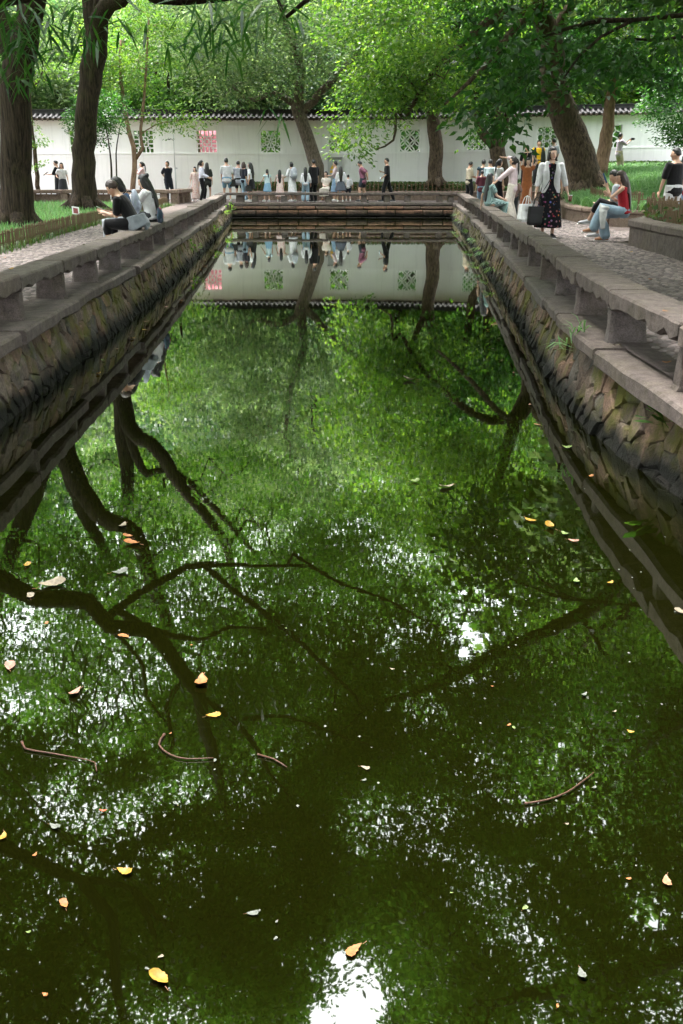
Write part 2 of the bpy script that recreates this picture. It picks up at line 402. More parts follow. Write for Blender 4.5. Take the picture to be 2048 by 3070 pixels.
def bank_core(wall, path, inward, z0, z1, back, mat, batter=.16):
    P = [Vector((*p, 0)) for p in path]; mb = MB(); vs = []
    pts = [lerp_path(path, path_len(path)*i/40.) for i in range(41)]
    for p, T in pts:
        nn = Vector((T.y, -T.x))*inward
        for o_, z in ((-back, z1), (-.02, z1), (batter-.02, z0), (batter-.02, -.6)): vs.append((p.x+nn.x*o_, p.y+nn.y*o_, z))
    fs = []
    for i in range(40):
        for k in range(3): fs.append((4*i+k, 4*i+k+1, 4*i+k+5, 4*i+k+4) if inward > 0 else (4*i+k, 4*i+k+4, 4*i+k+5, 4*i+k+1))
    mb.add(vs, fs); mb.build('wall_core', mat, wall)
CZ0, CZ1 = .47, .585
def slab_mesh(L, W, T, seg=6, jit=.012, under=.0, ch=.02, seed=0, W2=None):
    """a hewn slab along +x from 0 to L, y from -W/2 to W/2, top at z=0; under: raggedness of the lower front edge"""
    rr = random.Random(seed); vs, fs = [], []
    for i in range(seg+1):
        x = L*i/seg; u = [rr.uniform(0, under) for _ in range(4)]; y = W/2; e = rr.uniform(-jit, jit); e2 = rr.uniform(-jit, jit); dz = rr.uniform(-jit, jit)*.5
        ring = [(-y+e+ch, dz), (y+e2-ch, dz), (y+e2, dz-ch), (y+e2, -T+ch+u[0]), (y+e2-ch-u[1]*.5, -T+u[0]), (-y+e+ch+u[2]*.5, -T+u[2]), (-y+e, -T+ch+u[2]), (-y+e, dz-ch)]
        xx = x + (0 if 0 < i < seg else 0)
        vs += [(xx+(rr.uniform(-jit, jit)*.6 if i in (0, seg) else 0), a, b_) for a, b_ in ring]
    n = 8
    for i in range(seg): fs += [[i*n+k, i*n+(k+1) % n, (i+1)*n+(k+1) % n, (i+1)*n+k] for k in range(n)]
    fs = [f[::-1] for f in fs]
    fs += [list(range(n)), [seg*n+k for k in range(n)][::-1]]
    return mesh_from(vs, [f[::-1] for f in fs])
SLABS = {}
def slab(name, parent, a, b_, W, T, ztop, mat, under=0, seed=0, drop=0, seg=6, jit=.012, ch=.02):
    d = Vector((b_[0]-a[0], b_[1]-a[1])); L = d.length
    o = link(name, slab_mesh(L, W, T, seg, jit, under, ch, seed), mat, parent); o.location = (a[0], a[1], ztop); o.rotation_euler = (0, drop, math.atan2(d.y, d.x)); return o
def post_mesh(W, D, Hh, seed=0):
    rr = random.Random(seed); mb = MB(); vs = []
    for k, (s_, z) in enumerate(((1.10, 0), (1.04, Hh*.12), (1.0, Hh*.5), (.97, Hh))):
        for (x, y) in ((-.5, -.42), (-.42, -.5), (.42, -.5), (.5, -.42), (.5, .42), (.42, .5), (-.42, .5), (-.5, .42)):
            vs.append((x*W*s_+rr.uniform(-.008, .008), y*D*s_+rr.uniform(-.008, .008), z))
    fs = [[i*8+k, i*8+(k+1) % 8, i*8+8+(k+1) % 8, i*8+8+k] for i in range(3) for k in range(8)] + [list(range(8))[::-1], [24+k for k in range(8)]]
    mb.add(vs, fs); return mb.mesh()
BENCH_T, BENCH_TOP = .155, 1.0
def bench_run(bench, path, step, phase, seed, W=.33, under=.05, post_w=.125, post_d=.29, joints=1):
    rr = random.Random(seed); L = path_len(path); s = phase; P = []
    while s < L-.05:
        P.append(s); s += step*rr.uniform(.93, 1.07)
    posts = [post_mesh(post_w, post_d, BENCH_TOP-BENCH_T-CZ1+.004, seed+k) for k in range(5)]
    for m_ in posts: m_.materials.append(MAT['granite'])
    for i, s in enumerate(P):
        p, T = lerp_path(path, s); o = link('post', posts[i % 5], None, bench, (p.x, p.y, CZ1-.002), math.atan2(T.y, T.x)+rr.uniform(-.05, .05))
    ends = [0.0] + [P[i] for i in range(1, len(P)-1)] + [L]
    for i in range(len(ends)-1):
        a, _ = lerp_path(path, ends[i]+.006); b_, _ = lerp_path(path, ends[i+1]-.006)
        slab('seat_slab', bench, a, b_, W+rr.uniform(-.02, .02), BENCH_T+rr.uniform(-.01, .012), BENCH_TOP+rr.uniform(-.014, .014), MAT['granite'], under, seed*100+i, seg=12, jit=.009, ch=.016)
def coping_run(wall, path, step, seed, W=.46):
    rr = random.Random(seed); L = path_len(path); s = 0; i = 0
    while s < L-.01:
        e = min(L, s+step*rr.uniform(.7, 1.35)); e = L if L-e < .5 else e
        a, _ = lerp_path(path, s+.005); b_, _ = lerp_path(path, e-.005)
        dy = rr.uniform(-.035, .035); T = (Vector(b_)-Vector(a)).normalized(); nn = Vector((T.y, -T.x))*dy
        slab('coping_slab', wall, a+nn, b_+nn, W, rr.uniform(.115, .15), CZ1+rr.uniform(-.006, .02), MAT['granite'], .03, seed*77+i, jit=.012); s = e; i += 1
for nm, WL, inward, lab, sd_ in (('pond_wall', WL_L, 1, 'rubble stone bank of the pond on its left side', 3), ('pond_wall', WL_R, -1, 'mossy rubble stone bank of the pond on its right side', 5)):
    wall = tag(empty(nm, (0, 0, 0)), lab, 'wall'); g_ = 1 if inward > 0 else -1
    face = off_path(WL if inward > 0 else [(2.32, .9), (2.22, 4.8), (2.09, 5.8), (1.97, 6.6), (1.9, 7.6)] + WL_R[3:], -.14*g_)
    bank_core(wall, face, inward, -.12, CZ0+.02, .5, MAT['mortar'])
    rubble(wall, face, inward, -.12, CZ0, .27, .15, MAT['rubble'], seed=sd_, depth=.04)
    coping_run(wall, off_path(WL, -.30*g_), 1.9, sd_)
    bench = tag(empty('stone_bench', (0, 0, 0)), 'long low stone bench with stub posts along the %s bank of the pond' % ('left' if inward > 0 else 'right'), 'bench', 'stone benches round the pond')
    bp_ = off_path(WL, -.37*g_)
    if inward > 0: bench_run(bench, bp_, 1.66, 1.0+.63, 11)
    else: bench_run(bench, bp_, 1.7, 1.72, 23, under=.07)
# far bank: squared reddish blocks in courses
farw = tag(empty('pond_wall', (0, 44, 0)), 'squared reddish stone bank across the far end of the pond', 'wall')
FY = 44.0
mb = MB(); mb.box((0, .37, .10), (9.9, .6, .78)); mb.build('wall_core', MAT['mortar'], farw)
rr = random.Random(4); zc = -.1
for row, hh in enumerate((.12, .28, .15)):
    x = -4.75
    while x < 4.75:
        L = rr.uniform(.45, 1.25); e = min(x+L, 4.8)
        if 4.8-e < .3: e = 4.8
        d = rr.uniform(-.02, .03); me = slab_mesh(e-x-.05, .3, hh-.025, 4, .016, .02, .03, row*50+int(x*9))
        o = link('block', me, MAT['red_block'], farw, (x+.01, .02-d+.06*(1 if row == 0 else 0)*-1, zc+hh)); x = e
    zc += hh
a = -4.9
while a < 4.9:
    e = min(a+rr.uniform(1.2, 2.2), 4.9); e = 4.9 if 4.9-e < .5 else e
    slab('coping_slab', farw, (a+.004, .15), (e-.004, .15), .5, .13, CZ1+rr.uniform(0, .02), MAT['granite'], .02, int(a*31)); a = e
fb = tag(empty('stone_bench', (0, 44.3, 0)), 'stone bench rail with square posts along the far end of the pond', 'bench', 'stone benches round the pond')
posts = [atY(x, 590, 44.3).x for x in (720, 765, 852, 985, 1091, 1160, 1222, 1318, 1352)]
for k, x in enumerate(posts): link('post', post_mesh(.26 if k else .34, .27, BENCH_TOP-.13-CZ1+.004, 300+k), MAT['granite'], fb, (x, .04, CZ1-.002))
cuts = [-5.15, posts[2], posts[3], posts[4], posts[5], posts[6], posts[7], 5.2]
for k in range(len(cuts)-1): slab('seat_slab', fb, (cuts[k]+.006, .02), (cuts[k+1]-.006, .02), .32, .13, BENCH_TOP+rr.uniform(-.012, .012), MAT['granite'], .04, 900+k, seg=10, jit=.009)
# near bank under the photographer
nb = tag(empty('pond_wall', (0, .6, 0)), 'plain stone bank at the near end of the pond, below the camera', 'wall'); slab('coping_slab', nb, (-2.9, 0), (2.3, 0), .5, .5, CZ1, MAT['granite'], .02, 61)
mb = MB(); mb.box((-.3, .05, -.12), (5.4, .4, .5)); mb.build('wall_core', MAT['mortar'], nb)

# ---- pebble setts of the walk: real stones near the camera
def pebbles(name, regions, step, zt):
    pts = []
    for (x0f, x1f, y0, y1) in regions:
        y = y0; row = 0
        while y < y1:
            x0, x1 = x0f(y), x1f(y); x = x0 + (step/2 if row % 2 else 0)
            while x < x1: pts.append((x, y)); x += step
            y += step*.8; row += 1
    P = np.array(pts); P += rng.normal(0, step*.13, P.shape); n = len(P)
    sx = rng.uniform(.40, .54, n)*step; sy = rng.uniform(.32, .44, n)*step; a0 = rng.uniform(0, 6.28, n); hh = rng.uniform(.006, .016, n)
    V = np.zeros((n, 12, 3))
    for k in range(6):
        a = k*PI/3; cx, cyy = np.cos(a)*sx, np.sin(a)*sy; X = cx*np.cos(a0)-cyy*np.sin(a0); Yv = cx*np.sin(a0)+cyy*np.cos(a0)
        V[:, k] = np.stack([P[:, 0]+X, P[:, 1]+Yv, np.full(n, zt-.004)], 1); V[:, 6+k] = np.stack([P[:, 0]+X*.62, P[:, 1]+Yv*.62, zt+hh], 1)
    base = (np.arange(n)*12)[:, None]
    q = np.concatenate([base+np.array([[k, (k+1) % 6, 6+(k+1) % 6, 6+k]]) for k in range(6)] + [base+np.array([[6, 7, 8, 9]]), base+np.array([[6, 9, 10, 11]])], 0)
    return tag(link(name, np_mesh(V.reshape(-1, 3), q, 4, True), MAT['pebble']), 'small rounded setts paving the walk %s the pond' % ('left of' if regions[0][0](10) < 0 else 'right of'), 'pebbles', kind='stuff')
pebbles('pebble_paving', [(lambda y: xl(y, WL_R)+.55, lambda y: 5.25 if y < 20 else (9 if y > 20.6 and y < 23.4 else 6.2), 5.2, 30)], .105, GZ)
pebbles('pebble_paving', [(lambda y: -5.55-(y-15)*.05, lambda y: xl(y, WL_L)-.55, 8.0, 30)], .105, GZ)

# ================================================================== the white garden wall
WY = 49.6
def wz(x): return .02*max(0, x-1)                    # its foot climbs a little to the right
gw = tag(empty('garden_wall', (0, WY, 0)), 'long white plastered garden wall with tiled coping and lattice windows', 'wall')
WX = [atY(px, 428, WY).x for px in (237, 430, 620, 811, 1016, 1229, 1432, 1640, 1832)]
WX = [WX[0]-3.05] + WX + [WX[-1]+3.05]
HW = .475; ZB, ZT, ZF, ZTOP = 2.66, 3.66, 3.86, 4.02
def wall_band(mb, xs, z0, z1, y0, y1, holes=()):
    for a, b_ in zip(xs[:-1], xs[1:]):
        if any(abs((a+b_)/2-h) < HW for h in holes): continue
        vs = []
        for (x, z) in ((a, z0), (b_, z0), (b_, z1), (a, z1)): vs += [(x, y0, z+wz(x) if z > .3 else z), (x, y1, z+wz(x) if z > .3 else z)]
        mb.add(vs, [(0, 2, 4, 6), (1, 7, 5, 3), (0, 6, 7, 1), (2, 3, 5, 4), (6, 4, 5, 7), (0, 1, 3, 2)])
xs = sorted([-21, 21, 1.0] + [x+s_*HW for x in WX for s_ in (-1, 1)])
XS3 = [-21, 1, 21]
mb = MB(); wall_band(mb, xs, ZB, ZT, 0, .30, WX); wall_band(mb, XS3, ZT, ZF, 0, .30); mb.build('upper_wall', MAT['plaster'], gw)
mb = MB(); wall_band(mb, XS3, .2, ZB-.05, -.03, .30); mb.build('plinth', MAT['plaster_low'], gw)
mb = MB(); wall_band(mb, XS3, ZB-.05, ZB, -.045, .30); mb.build('string_course', MAT['plaster'], gw)
mb = MB(); wall_band(mb, XS3, ZF, ZTOP, -.05, .33); mb.build('frieze', MAT['plaster'], gw)
mb = MB(); wall_band(mb, XS3, ZTOP, ZTOP+.06, -.11, .38); mb.build('cornice', MAT['plaster'], gw)
# lattice windows, every one of another pattern
def lat_segments(kind):
    S = []; ln = lambda *a: S.append(a)
    def arc(cx, cz, r, a0, a1, n=8):
        for k in range(n):
            u, v_ = a0+(a1-a0)*k/n, a0+(a1-a0)*(k+1)/n; ln(cx+r*math.cos(u), cz+r*math.sin(u), cx+r*math.cos(v_), cz+r*math.sin(v_))
    if kind == 0:      # cracked ice
        for (a, b_, c_, d) in ((-1,.55,-.4,.3),(-.4,.3,-.55,1),(-.4,.3,.1,.1),(.1,.1,.45,.55),(.45,.55,.2,1),(.45,.55,1,.35),(.1,.1,-.1,-.4),(-.1,-.4,-.6,-.25),(-.6,-.25,-.4,.3),(-.6,-.25,-1,-.45),(-.1,-.4,.35,-.65),(.35,-.65,.75,-.2),(.75,-.2,1,-.3),(.75,-.2,.1,.1),(.35,-.65,.3,-1),(-.1,-.4,-.35,-1)): ln(a, b_, c_, d)
    elif kind == 1:    # rosette with small hexagons
        for k in range(8):
            a = k*PI/4; ln(.12*math.cos(a), .12*math.sin(a), .5*math.cos(a), .5*math.sin(a)); arc(.72*math.cos(a+PI/8), .72*math.sin(a+PI/8), .14, 0, 2*PI, 6)
            ln(.5*math.cos(a), .5*math.sin(a), .60*math.cos(a+PI/8), .60*math.sin(a+PI/8)); ln(.5*math.cos(a), .5*math.sin(a), .60*math.cos(a-PI/8), .60*math.sin(a-PI/8))
            ln(.86*math.cos(a+PI/8), .86*math.sin(a+PI/8), max(-1, min(1, 1.25*math.cos(a+PI/8))), max(-1, min(1, 1.25*math.sin(a+PI/8))))
        arc(0, 0, .13, 0, 2*PI, 8)
        for sx in (-1, 1):
            for sz in (-1, 1): ln(sx*.55, sz*.75, sx, sz); ln(sx*.75, sz*.55, sx, sz*.5)
    elif kind == 2:    # lozenge net
        for k in range(-3, 4):
            c0 = k*.5
            pts = [(x, x+c0) for x in (max(-1, -1-c0), min(1, 1-c0))]; ln(*pts[0], *pts[1]); ln(pts[0][0], -pts[0][1], pts[1][0], -pts[1][1])
    elif kind == 3:    # interlaced circles
        for i in (-.5, .5):
            for k in (-.5, .5): arc(i, k, .5, 0, 2*PI, 12)
        arc(0, 0, .5, 0, 2*PI, 12)
        for i in (-1, 1): arc(i, 0, .5, PI/2 if i > 0 else -PI/2, 3*PI/2 if i > 0 else PI/2, 6)
        for k in (-1, 1): arc(0, k, .5, PI if k > 0 else 0, 2*PI if k > 0 else PI, 6)
    elif kind == 4:    # hexagon net
        for i in range(-1, 2):
            for k in range(-1, 2):
                cx, cz = i*.66, k*.66; arc(cx, cz, .36, 0, 2*PI, 6); ln(cx+.36, cz, min(1, cx+.5), cz)
    else:              # squared fret
        for k in (-.6, -.2, .2, .6):
            ln(k, -1, k, -.45); ln(k, .45, k, 1); ln(-1, k, -.45, k); ln(.45, k, 1, k)
        for r_ in (.45, .2): ln(-r_, -r_, r_, -r_); ln(r_, -r_, r_, r_); ln(r_, r_, -r_, r_); ln(-r_, r_, -r_, -r_)
        ln(0, .2, 0, .45); ln(0, -.2, 0, -.45); ln(.2, 0, .45, 0); ln(-.2, 0, -.45, 0)
    return S
for i, x in enumerate(WX):
    z0 = ZB + wz(x); cz = z0+.5; win = empty('window', (x, 0, cz)); win.parent = gw
    fr = MB()
    for s_ in (-1, 1): fr.box((s_*(HW-.012), .13, 0), (.024, .2, .99)); fr.box((0, .13, s_*.487), (2*HW-.05, .2, .024))
    fr.build('frame', MAT['plaster'], win)
    la = MB()
    for (a, b_, c_, d) in lat_segments((5, 0, 5, 5, 1, 3, 3, 2, 4, 0, 1)[i]):
        if math.hypot(c_-a, d-b_) > .02: la.bar((a*.455, .10, b_*.475), (c_*.455, .10, d*.475), .05, .032, (0, 1, 0))
    la.build('lattice', MAT['plaster'], win)
# tiled coping of the wall
roof = empty('roof', (0, 0, 0)); roof.parent = gw
mb = MB(); wall_band(mb, [-21, -10, 1, 8, 14, 21], ZTOP+.06, ZTOP+.16, -.16, .44); mb.build('eave_board', MAT['roof_clay'], roof)
mb = MB()
for x in (-21, 1, 21): mb.v += [Vector((x, y, z+wz(x))) for y, z in ((-.30, ZTOP+.14), (.14, ZTOP+.34), (.58, ZTOP+.14), (.58, ZTOP+.11), (.14, ZTOP+.17), (-.30, ZTOP+.11))]
for i in range(2): mb.f += [[6*i+k, 6*i+(k+1) % 6, 6*i+6+(k+1) % 6, 6*i+6+k] for k in range(6)]
mb.build('roof_bed', MAT['roof_tile'], roof)
tm = MB(); n = 7; sl = math.atan2(.2, .44); vs = []
for yy, zz in ((-.33, ZTOP+.135), (.12, ZTOP+.345)):
    vs += [(.075*math.cos(PI*k/(n-1)), yy, zz+.075*math.sin(PI*k/(n-1))) for k in range(n)]
tm.add(vs, [(k, k+1, n+k+1, n+k) for k in range(n-1)] + [list(range(n))])
tile_me = tm.mesh(); tile_me.materials.append(MAT['roof_tile'])
dm = MB(); dm.add([(-.075, -.34, 0), (.075, -.34, 0), (.06, -.345, -.08), (0, -.35, -.135), (-.06, -.345, -.08), (-.075, -.31, 0), (.075, -.31, 0), (.06, -.32, -.08), (0, -.325, -.135), (-.06, -.32, -.08)],
    [(0, 4, 3, 2, 1), (5, 6, 7, 8, 9), (0, 1, 6, 5), (1, 2, 7, 6), (2, 3, 8, 7), (3, 4, 9, 8), (4, 0, 5, 9)])
drip_me = dm.mesh(); drip_me.materials.append(MAT['roof_clay'])
k = 0; x = -19.4
while x < 19.4:
    link('cover_tile', tile_me, None, roof, (x, 0, wz(x))); link('drip_tile', drip_me, None, roof, (x+.125, 0, ZTOP+.15+wz(x))); x += .25
mb = MB(); wall_band(mb, [-21, -15, -10, -5, 1, 5, 10, 15, 21], ZTOP+.345, ZTOP+.50, .02, .26); mb.build('ridge', MAT['roof_tile'], roof)
mb = MB(); wall_band(mb, [-21, -15, -10, -5, 1, 5, 10, 15, 21], ZTOP+.50, ZTOP+.54, -.01, .29); mb.build('ridge_cap', MAT['roof_tile'], roof)
# steel cabinet and a cable conduit on the wall
p = atY(1004, 540, 49.3); eb = tag(empty('electric_cabinet', (p.x, 49.38, 1.35)), 'grey metal electric cabinet with yellow warning triangle against the white wall', 'cabinet')
mb = MB(); mb.box((0, 0, .54), (.66, .30, 1.08)); mb.build('body', plain('cabinet_grey', (.42, .43, .43), .5, .4, .05), eb)
mb = MB(); mb.box((0, -.02, 1.095), (.72, .4, .03)); mb.build('lid', plain('cabinet_edge', (.08, .08, .085), .6), eb); mb = MB(); mb.box((0, -.165, .02), (.66, .02, .05)); mb.build('base_rail', MAT['cabinet_edge'], eb)
mb = MB(); mb.box((0, -.155, .52), (.012, .01, .95)); mb.build('door_seam', MAT['cabinet_edge'], eb); mb = MB(); mb.box((.03, -.162, .55), (.02, .02, .12)); mb.build('handle', MAT['cabinet_edge'], eb)
mb = MB(); mb.add([(-.22, -.153, .60), (-.02, -.153, .60), (-.12, -.153, .78), (-.22, -.158, .60), (-.02, -.158, .60), (-.12, -.158, .78)], [(3, 4, 5), (0, 2, 1), (0, 1, 4, 3), (1, 2, 5, 4), (2, 0, 3, 5)]); mb.box((-.12, -.156, .48), (.2, .006, .12)); mb.build('warning_sign', plain('sign_yellow', (.75, .45, .05), .6), eb)
p = atY(524, 420, 49.4); q = atY(528, 565, 49.4)
pole = tag(empty('conduit_pole', (q.x, 49.4, .6)), 'thin grey pole with small lamp arm standing against the white wall', 'pole')
mb = MB(); mb.tube([(0, 0, 0), (0, 0, 1.4)], .035, 8); mb.tube([(0, 0, 1.4), (0, 0, 2.9)], .018, 6); mb.build('shaft', MAT['cabinet_grey'], pole, True)
mb = MB(); mb.tube([(0, -.02, 2.6), (-.12, -.05, 2.68), (-.2, -.08, 2.66)], .014, 6); mb.build('lamp_arm', MAT['cabinet_edge'], pole); mb = MB(); mb.box((-.2, -.08, 2.645), (.14, .06, .04)); mb.build('lamp_head', MAT['cabinet_edge'], pole); mb = MB(); mb.box((.06, 0, 1.38), (.1, .08, .07)); mb.build('junction_box', MAT['cabinet_grey'], pole)

# ================================================================== planters, kerbs, lawns
KERB = [(-4.5, 47.6), (0, 47.55), (5, 47.55), (8.2, 47.2), (9.7, 45.8), (9.8, 43), (8.9, 38.4), (7.2, 33.4), (6.4, 29.5), (6.3, 26.5), (6.7, 24.9), (8, 24.2), (11, 23.9), (17, 23.6)]
KP = [tuple(p.xy) for p in smooth_path(KERB, .9)]
def terr(x, y):
    """height of the raised bed behind the kerb"""
    near = max(0, min(1, (x-5.5)/6.)); far = max(0, min(1, (y-24)/24.))
    return .96 + near*(.25+.85*far*min(1, max(0, (x-6)/5.)))
kerb = tag(empty('planter_kerb', (0, 0, 0)), 'curved pinkish stone kerb holding the raised grass bed on the right', 'kerb')
L = path_len(KP); s = 0; i = 0
while s < L-.05:
    e = min(L, s+random.uniform(1.2, 1.8)); e = L if L-e < .5 else e
    a, _ = lerp_path(KP, s+.004); b_, _ = lerp_path(KP, e-.004)
    slab('cap_stone', kerb, a, b_, .36, .10, 1.0, MAT['kerbstone'], .008, 4000+i, seg=3, jit=.006)
    slab('face_stone', kerb, a, b_, .26, .34, .897, MAT['kerbstone'], .0, 4300+i, seg=3, jit=.008); s = e; i += 1
inner = off_path(KP, -.15)
def bed(name, line, outer, mat, zf, rows=12):
    vs = []; n = len(line)
    for i, p in enumerate(line):
        o_ = outer(i/(n-1.), p)
        for k in range(rows+1):
            u = (k/rows)**1.3; x, y = p[0]+(o_[0]-p[0])*u, p[1]+(o_[1]-p[1])*u; vs.append((x, y, zf(x, y)))
    fs = [(i*(rows+1)+k, i*(rows+1)+k+1, (i+1)*(rows+1)+k+1, (i+1)*(rows+1)+k) for i in range(n-1) for k in range(rows)]
    return tag(link(name, mesh_from(vs, fs, True), mat), kind='structure')
far_part = [p for p in inner if p[1] > 46.3 and p[0] < 8.6]
bed('soil_bed', far_part, lambda u, p: (p[0], 49.7), MAT['soil'], lambda x, y: .96+.0*x, 3)
rp = [p for p in inner if not (p[1] > 46.3 and p[0] < 8.2)]
bed('lawn_right', rp, lambda u, p: (22+6*u, 49.7-u*20), MAT['turf'], lambda x, y: terr(x, y), 14)
# second planter wall, nearer on the right
W2 = [(12, 20.7), (8.5, 20.4), (5.75, 20.0), (5.42, 19.6), (5.36, 17.5), (5.3, 15), (5.22, 12), (5.15, 8), (5.1, 3)]
W2P = [tuple(p.xy) for p in smooth_path(W2, 1.2)]
pw = tag(empty('planter_wall', (0, 0, 0)), 'brown stone planter wall used as a seat beside the right walk', 'wall')
L = path_len(W2P); s = 0; i = 0
while s < L-.05:
    e = min(L, s+random.uniform(1.3, 2.1)); e = L if L-e < .5 else e
    a, _ = lerp_path(W2P, s+.004); b_, _ = lerp_path(W2P, e-.004)
    slab('cap_stone', pw, a, b_, .42, .13, 1.06, MAT['granite'], .01, 5000+i, seg=4, jit=.008); slab('face_stone', pw, a, b_, .34, .37, .928, MAT['granite'], 0, 5300+i, seg=4, jit=.01); s = e; i += 1
bed('soil_bed_right', off_path(W2P, -.15), lambda u, p: (14, max(3, p[1]-1.0)), MAT['soil'], lambda x, y: .98, 4)
# left lawn
LF = [(-5.35, 10), (-5.62, 15), (-5.72, 17.4), (-5.85, 19.5), (-6.06, 22), (-6.2, 26), (-6.3, 30), (-6.45, 35), (-6.7, 40)]
LFP = [tuple(p.xy) for p in smooth_path(LF, .8)]
bed('lawn_left', [(x-.03, y) for x, y in LFP], lambda u, p: (-24, 6+36*u), MAT['turf'], lambda x, y: .63+.1*min(1, max(0, (-5.6-x)/3.)), 14)
# ---- bamboo fences, every picket a part
def fence(label, path, step, h, zf, pw_=.022, rails=(.35, .8), mat='bamboo_wood', lean=.03, rnd=False, seed=0, pt=.014, gap=0):
    rr = random.Random(seed); f = tag(empty('bamboo_fence', (path[0][0], path[0][1], zf(*path[0]))), label, 'fence'); o0 = f.location
    L = path_len(path); pm = MB()
    pm.add([(-.5, -.5, 0), (.5, -.5, 0), (.5, .5, 0), (-.5, .5, 0), (-.5, -.5, .95), (.5, -.5, .95), (.5, .5, .95), (-.5, .5, .95), (0, 0, 1.0)],
           [(0, 1, 5, 4), (1, 2, 6, 5), (2, 3, 7, 6), (3, 0, 4, 7), (4, 5, 8), (5, 6, 8), (6, 7, 8), (7, 4, 8), (3, 2, 1, 0)])
    me = pm.mesh(); me.materials.append(MAT[mat]); s = step/2; n = 0; extra = MB()
    while s < L:
        p, T = lerp_path(path, s); hh = h*rr.uniform(.93, 1.05)
        if n < 300:
            o = link('picket', me, None, f, (p.x-o0.x, p.y-o0.y, zf(p.x, p.y)-o0.z-.03)); o.scale = (pw_*rr.uniform(.85, 1.15), pt, hh+.03)
            o.rotation_euler = (rr.uniform(-lean, lean), rr.uniform(-lean, lean), math.atan2(T.y, T.x)); n += 1
        s += step
    for z in rails:
        mb = MB(); pts = []
        for k in range(int(L/1.2)+2):
            p, T = lerp_path(path, min(L-.001, k*1.2)); pts.append((p.x-o0.x-T.y*.018, p.y-o0.y+T.x*.018, zf(p.x, p.y)-o0.z+h*z))
        mb.tube(pts, .012, 5); mb.build('rail', MAT[mat], f)
    return f
fence('low brown bamboo picket fence edging the left lawn by the walk', LFP, .105, .32, lambda x, y: .62, .04, seed=1)
fence('low bamboo fence on the raised grass bed behind the walking woman', [p for p in off_path(KP, -.75) if 25 < p[1] < 34 and p[0] < 9], .10, .40, lambda x, y: terr(x, y)-.02, .034, seed=2)
fence('brown bamboo fence behind the seat wall at the right edge', [p for p in off_path(W2P, -.32) if p[1] < 19.9], .085, .46, lambda x, y: .97, .034, seed=3)
fence('spaced wooden post fence along the near edge of the right lawn', [(6.9, 24.75), (9, 24.35), (12.5, 24.1)], .30, .42, lambda x, y: terr(x, y)-.02, .07, (.55,), 'bamboo_wood', .05, seed=4, pt=.05)
fence('thin brown picket fence in front of the white wall, behind the crowd', [p for p in off_path(KP, -.3) if p[1] > 47 and p[0] < 8.2], .19, .42, lambda x, y: .95, .04, (.3, .75), seed=5, pt=.03)
fence('short picket fence at the foot of the wall on the left', [(-14.5, 43.2), (-11, 43.2), (-7.4, 42.6)], .22, .5, lambda x, y: .58, .05, (.75,), 'dark_wood', seed=6, pt=.03)
# ---- stone bench with panel supports on the left terrace
lb = tag(empty('stone_bench', (-6.6, 42.2, 0)), 'raised stone bench on solid supports left of the crowd, before the white wall', 'bench', 'stone benches round the pond')
for k in range(5): slab('seat_slab', lb, (.05-k*2.3, -.12*k), (-2.22-k*2.3, -.12*(k+1)), .42, .15, 1.16, MAT['kerbstone'], .015, 6000+k, seg=5)
slab('seat_slab', lb, (-.12, .22), (.02, 2.6), .42, .15, 1.163, MAT['kerbstone'], .015, 6040, seg=5)
for x, y in ((-.12, -.02), (-.55, -.04), (-1.0, -.06), (-2.1, -.1), (-3.4, -.2), (-4.5, -.25), (-5.8, -.32), (-7, -.38), (-8.2, -.43), (-9.6, -.5), (-.1, 1.2), (0, 2.4)):
    link('support', post_mesh(.30, .34, .44, int(x*7)+50), MAT['kerbstone'], lb, (x, y, .585))
mb = MB(); mb.box((-7.4, -.36, .79), (9.4, .16, .38), math.atan2(.12, 2.3)); mb.build('infill', MAT['kerbstone'], lb)
# ================================================================== trees
GAPS = []                                            # shafts of open sky between the crowns: (A, B, radius at A, radius at B)
for px, py, r in ((1070, 3050, 112), (1015, 2880, 46), (1120, 2990, 58), (955, 3050, 52), (1400, 1890, 42), (1440, 1930, 34), (1390, 1960, 26), (1960, 2760, 44), (1910, 2740, 26)):
    A, B = mirY(px, py, 4), mirY(px, py, 46); GAPS.append((A, B, r*4.6/2990, r*50/2990))
def in_gap(P, pad=0):
    bad = np.zeros(len(P), bool)
    for A, B, ra, rb in GAPS:
        d = np.array(B-A); L2 = d @ d; t = np.clip(((P-np.array(A)) @ d)/L2, 0, 1)
        dist = np.linalg.norm(P - (np.array(A)+t[:, None]*d), axis=1); wob = .72+.28*np.sin(P[:, 0]*2.9+P[:, 2]*1.7)*np.sin(P[:, 1]*2.3-P[:, 2]*3.1)+.22*np.sin(P[:, 0]*8.1+P[:, 1]*6.3)*np.sin(P[:, 2]*9.7+1)
        bad |= dist < (ra+(rb-ra)*t)*wob+pad*.6
    return bad
def leaf_mesh(C, axis, nrm, size, aspect=.5, fold=.12):
    """one folded diamond leaf per row"""
    n = len(C); L = size[:, None]; a = axis/np.linalg.norm(axis, axis=1, keepdims=True)
    s = np.cross(nrm, a); s /= np.linalg.norm(s, axis=1, keepdims=True)+1e-9; u = np.cross(a, s)
    V = np.empty((n, 4, 3)); V[:, 0] = C - a*L*.5; V[:, 2] = C + a*L*.5 - u*L*.06
    V[:, 1] = C - a*L*.04 + s*L*aspect*.5 + u*L*fold; V[:, 3] = C - a*L*.04 - s*L*aspect*.5 + u*L*fold
    return np_mesh(V.reshape(-1, 3), np.arange(n*4).reshape(-1, 4), 4)
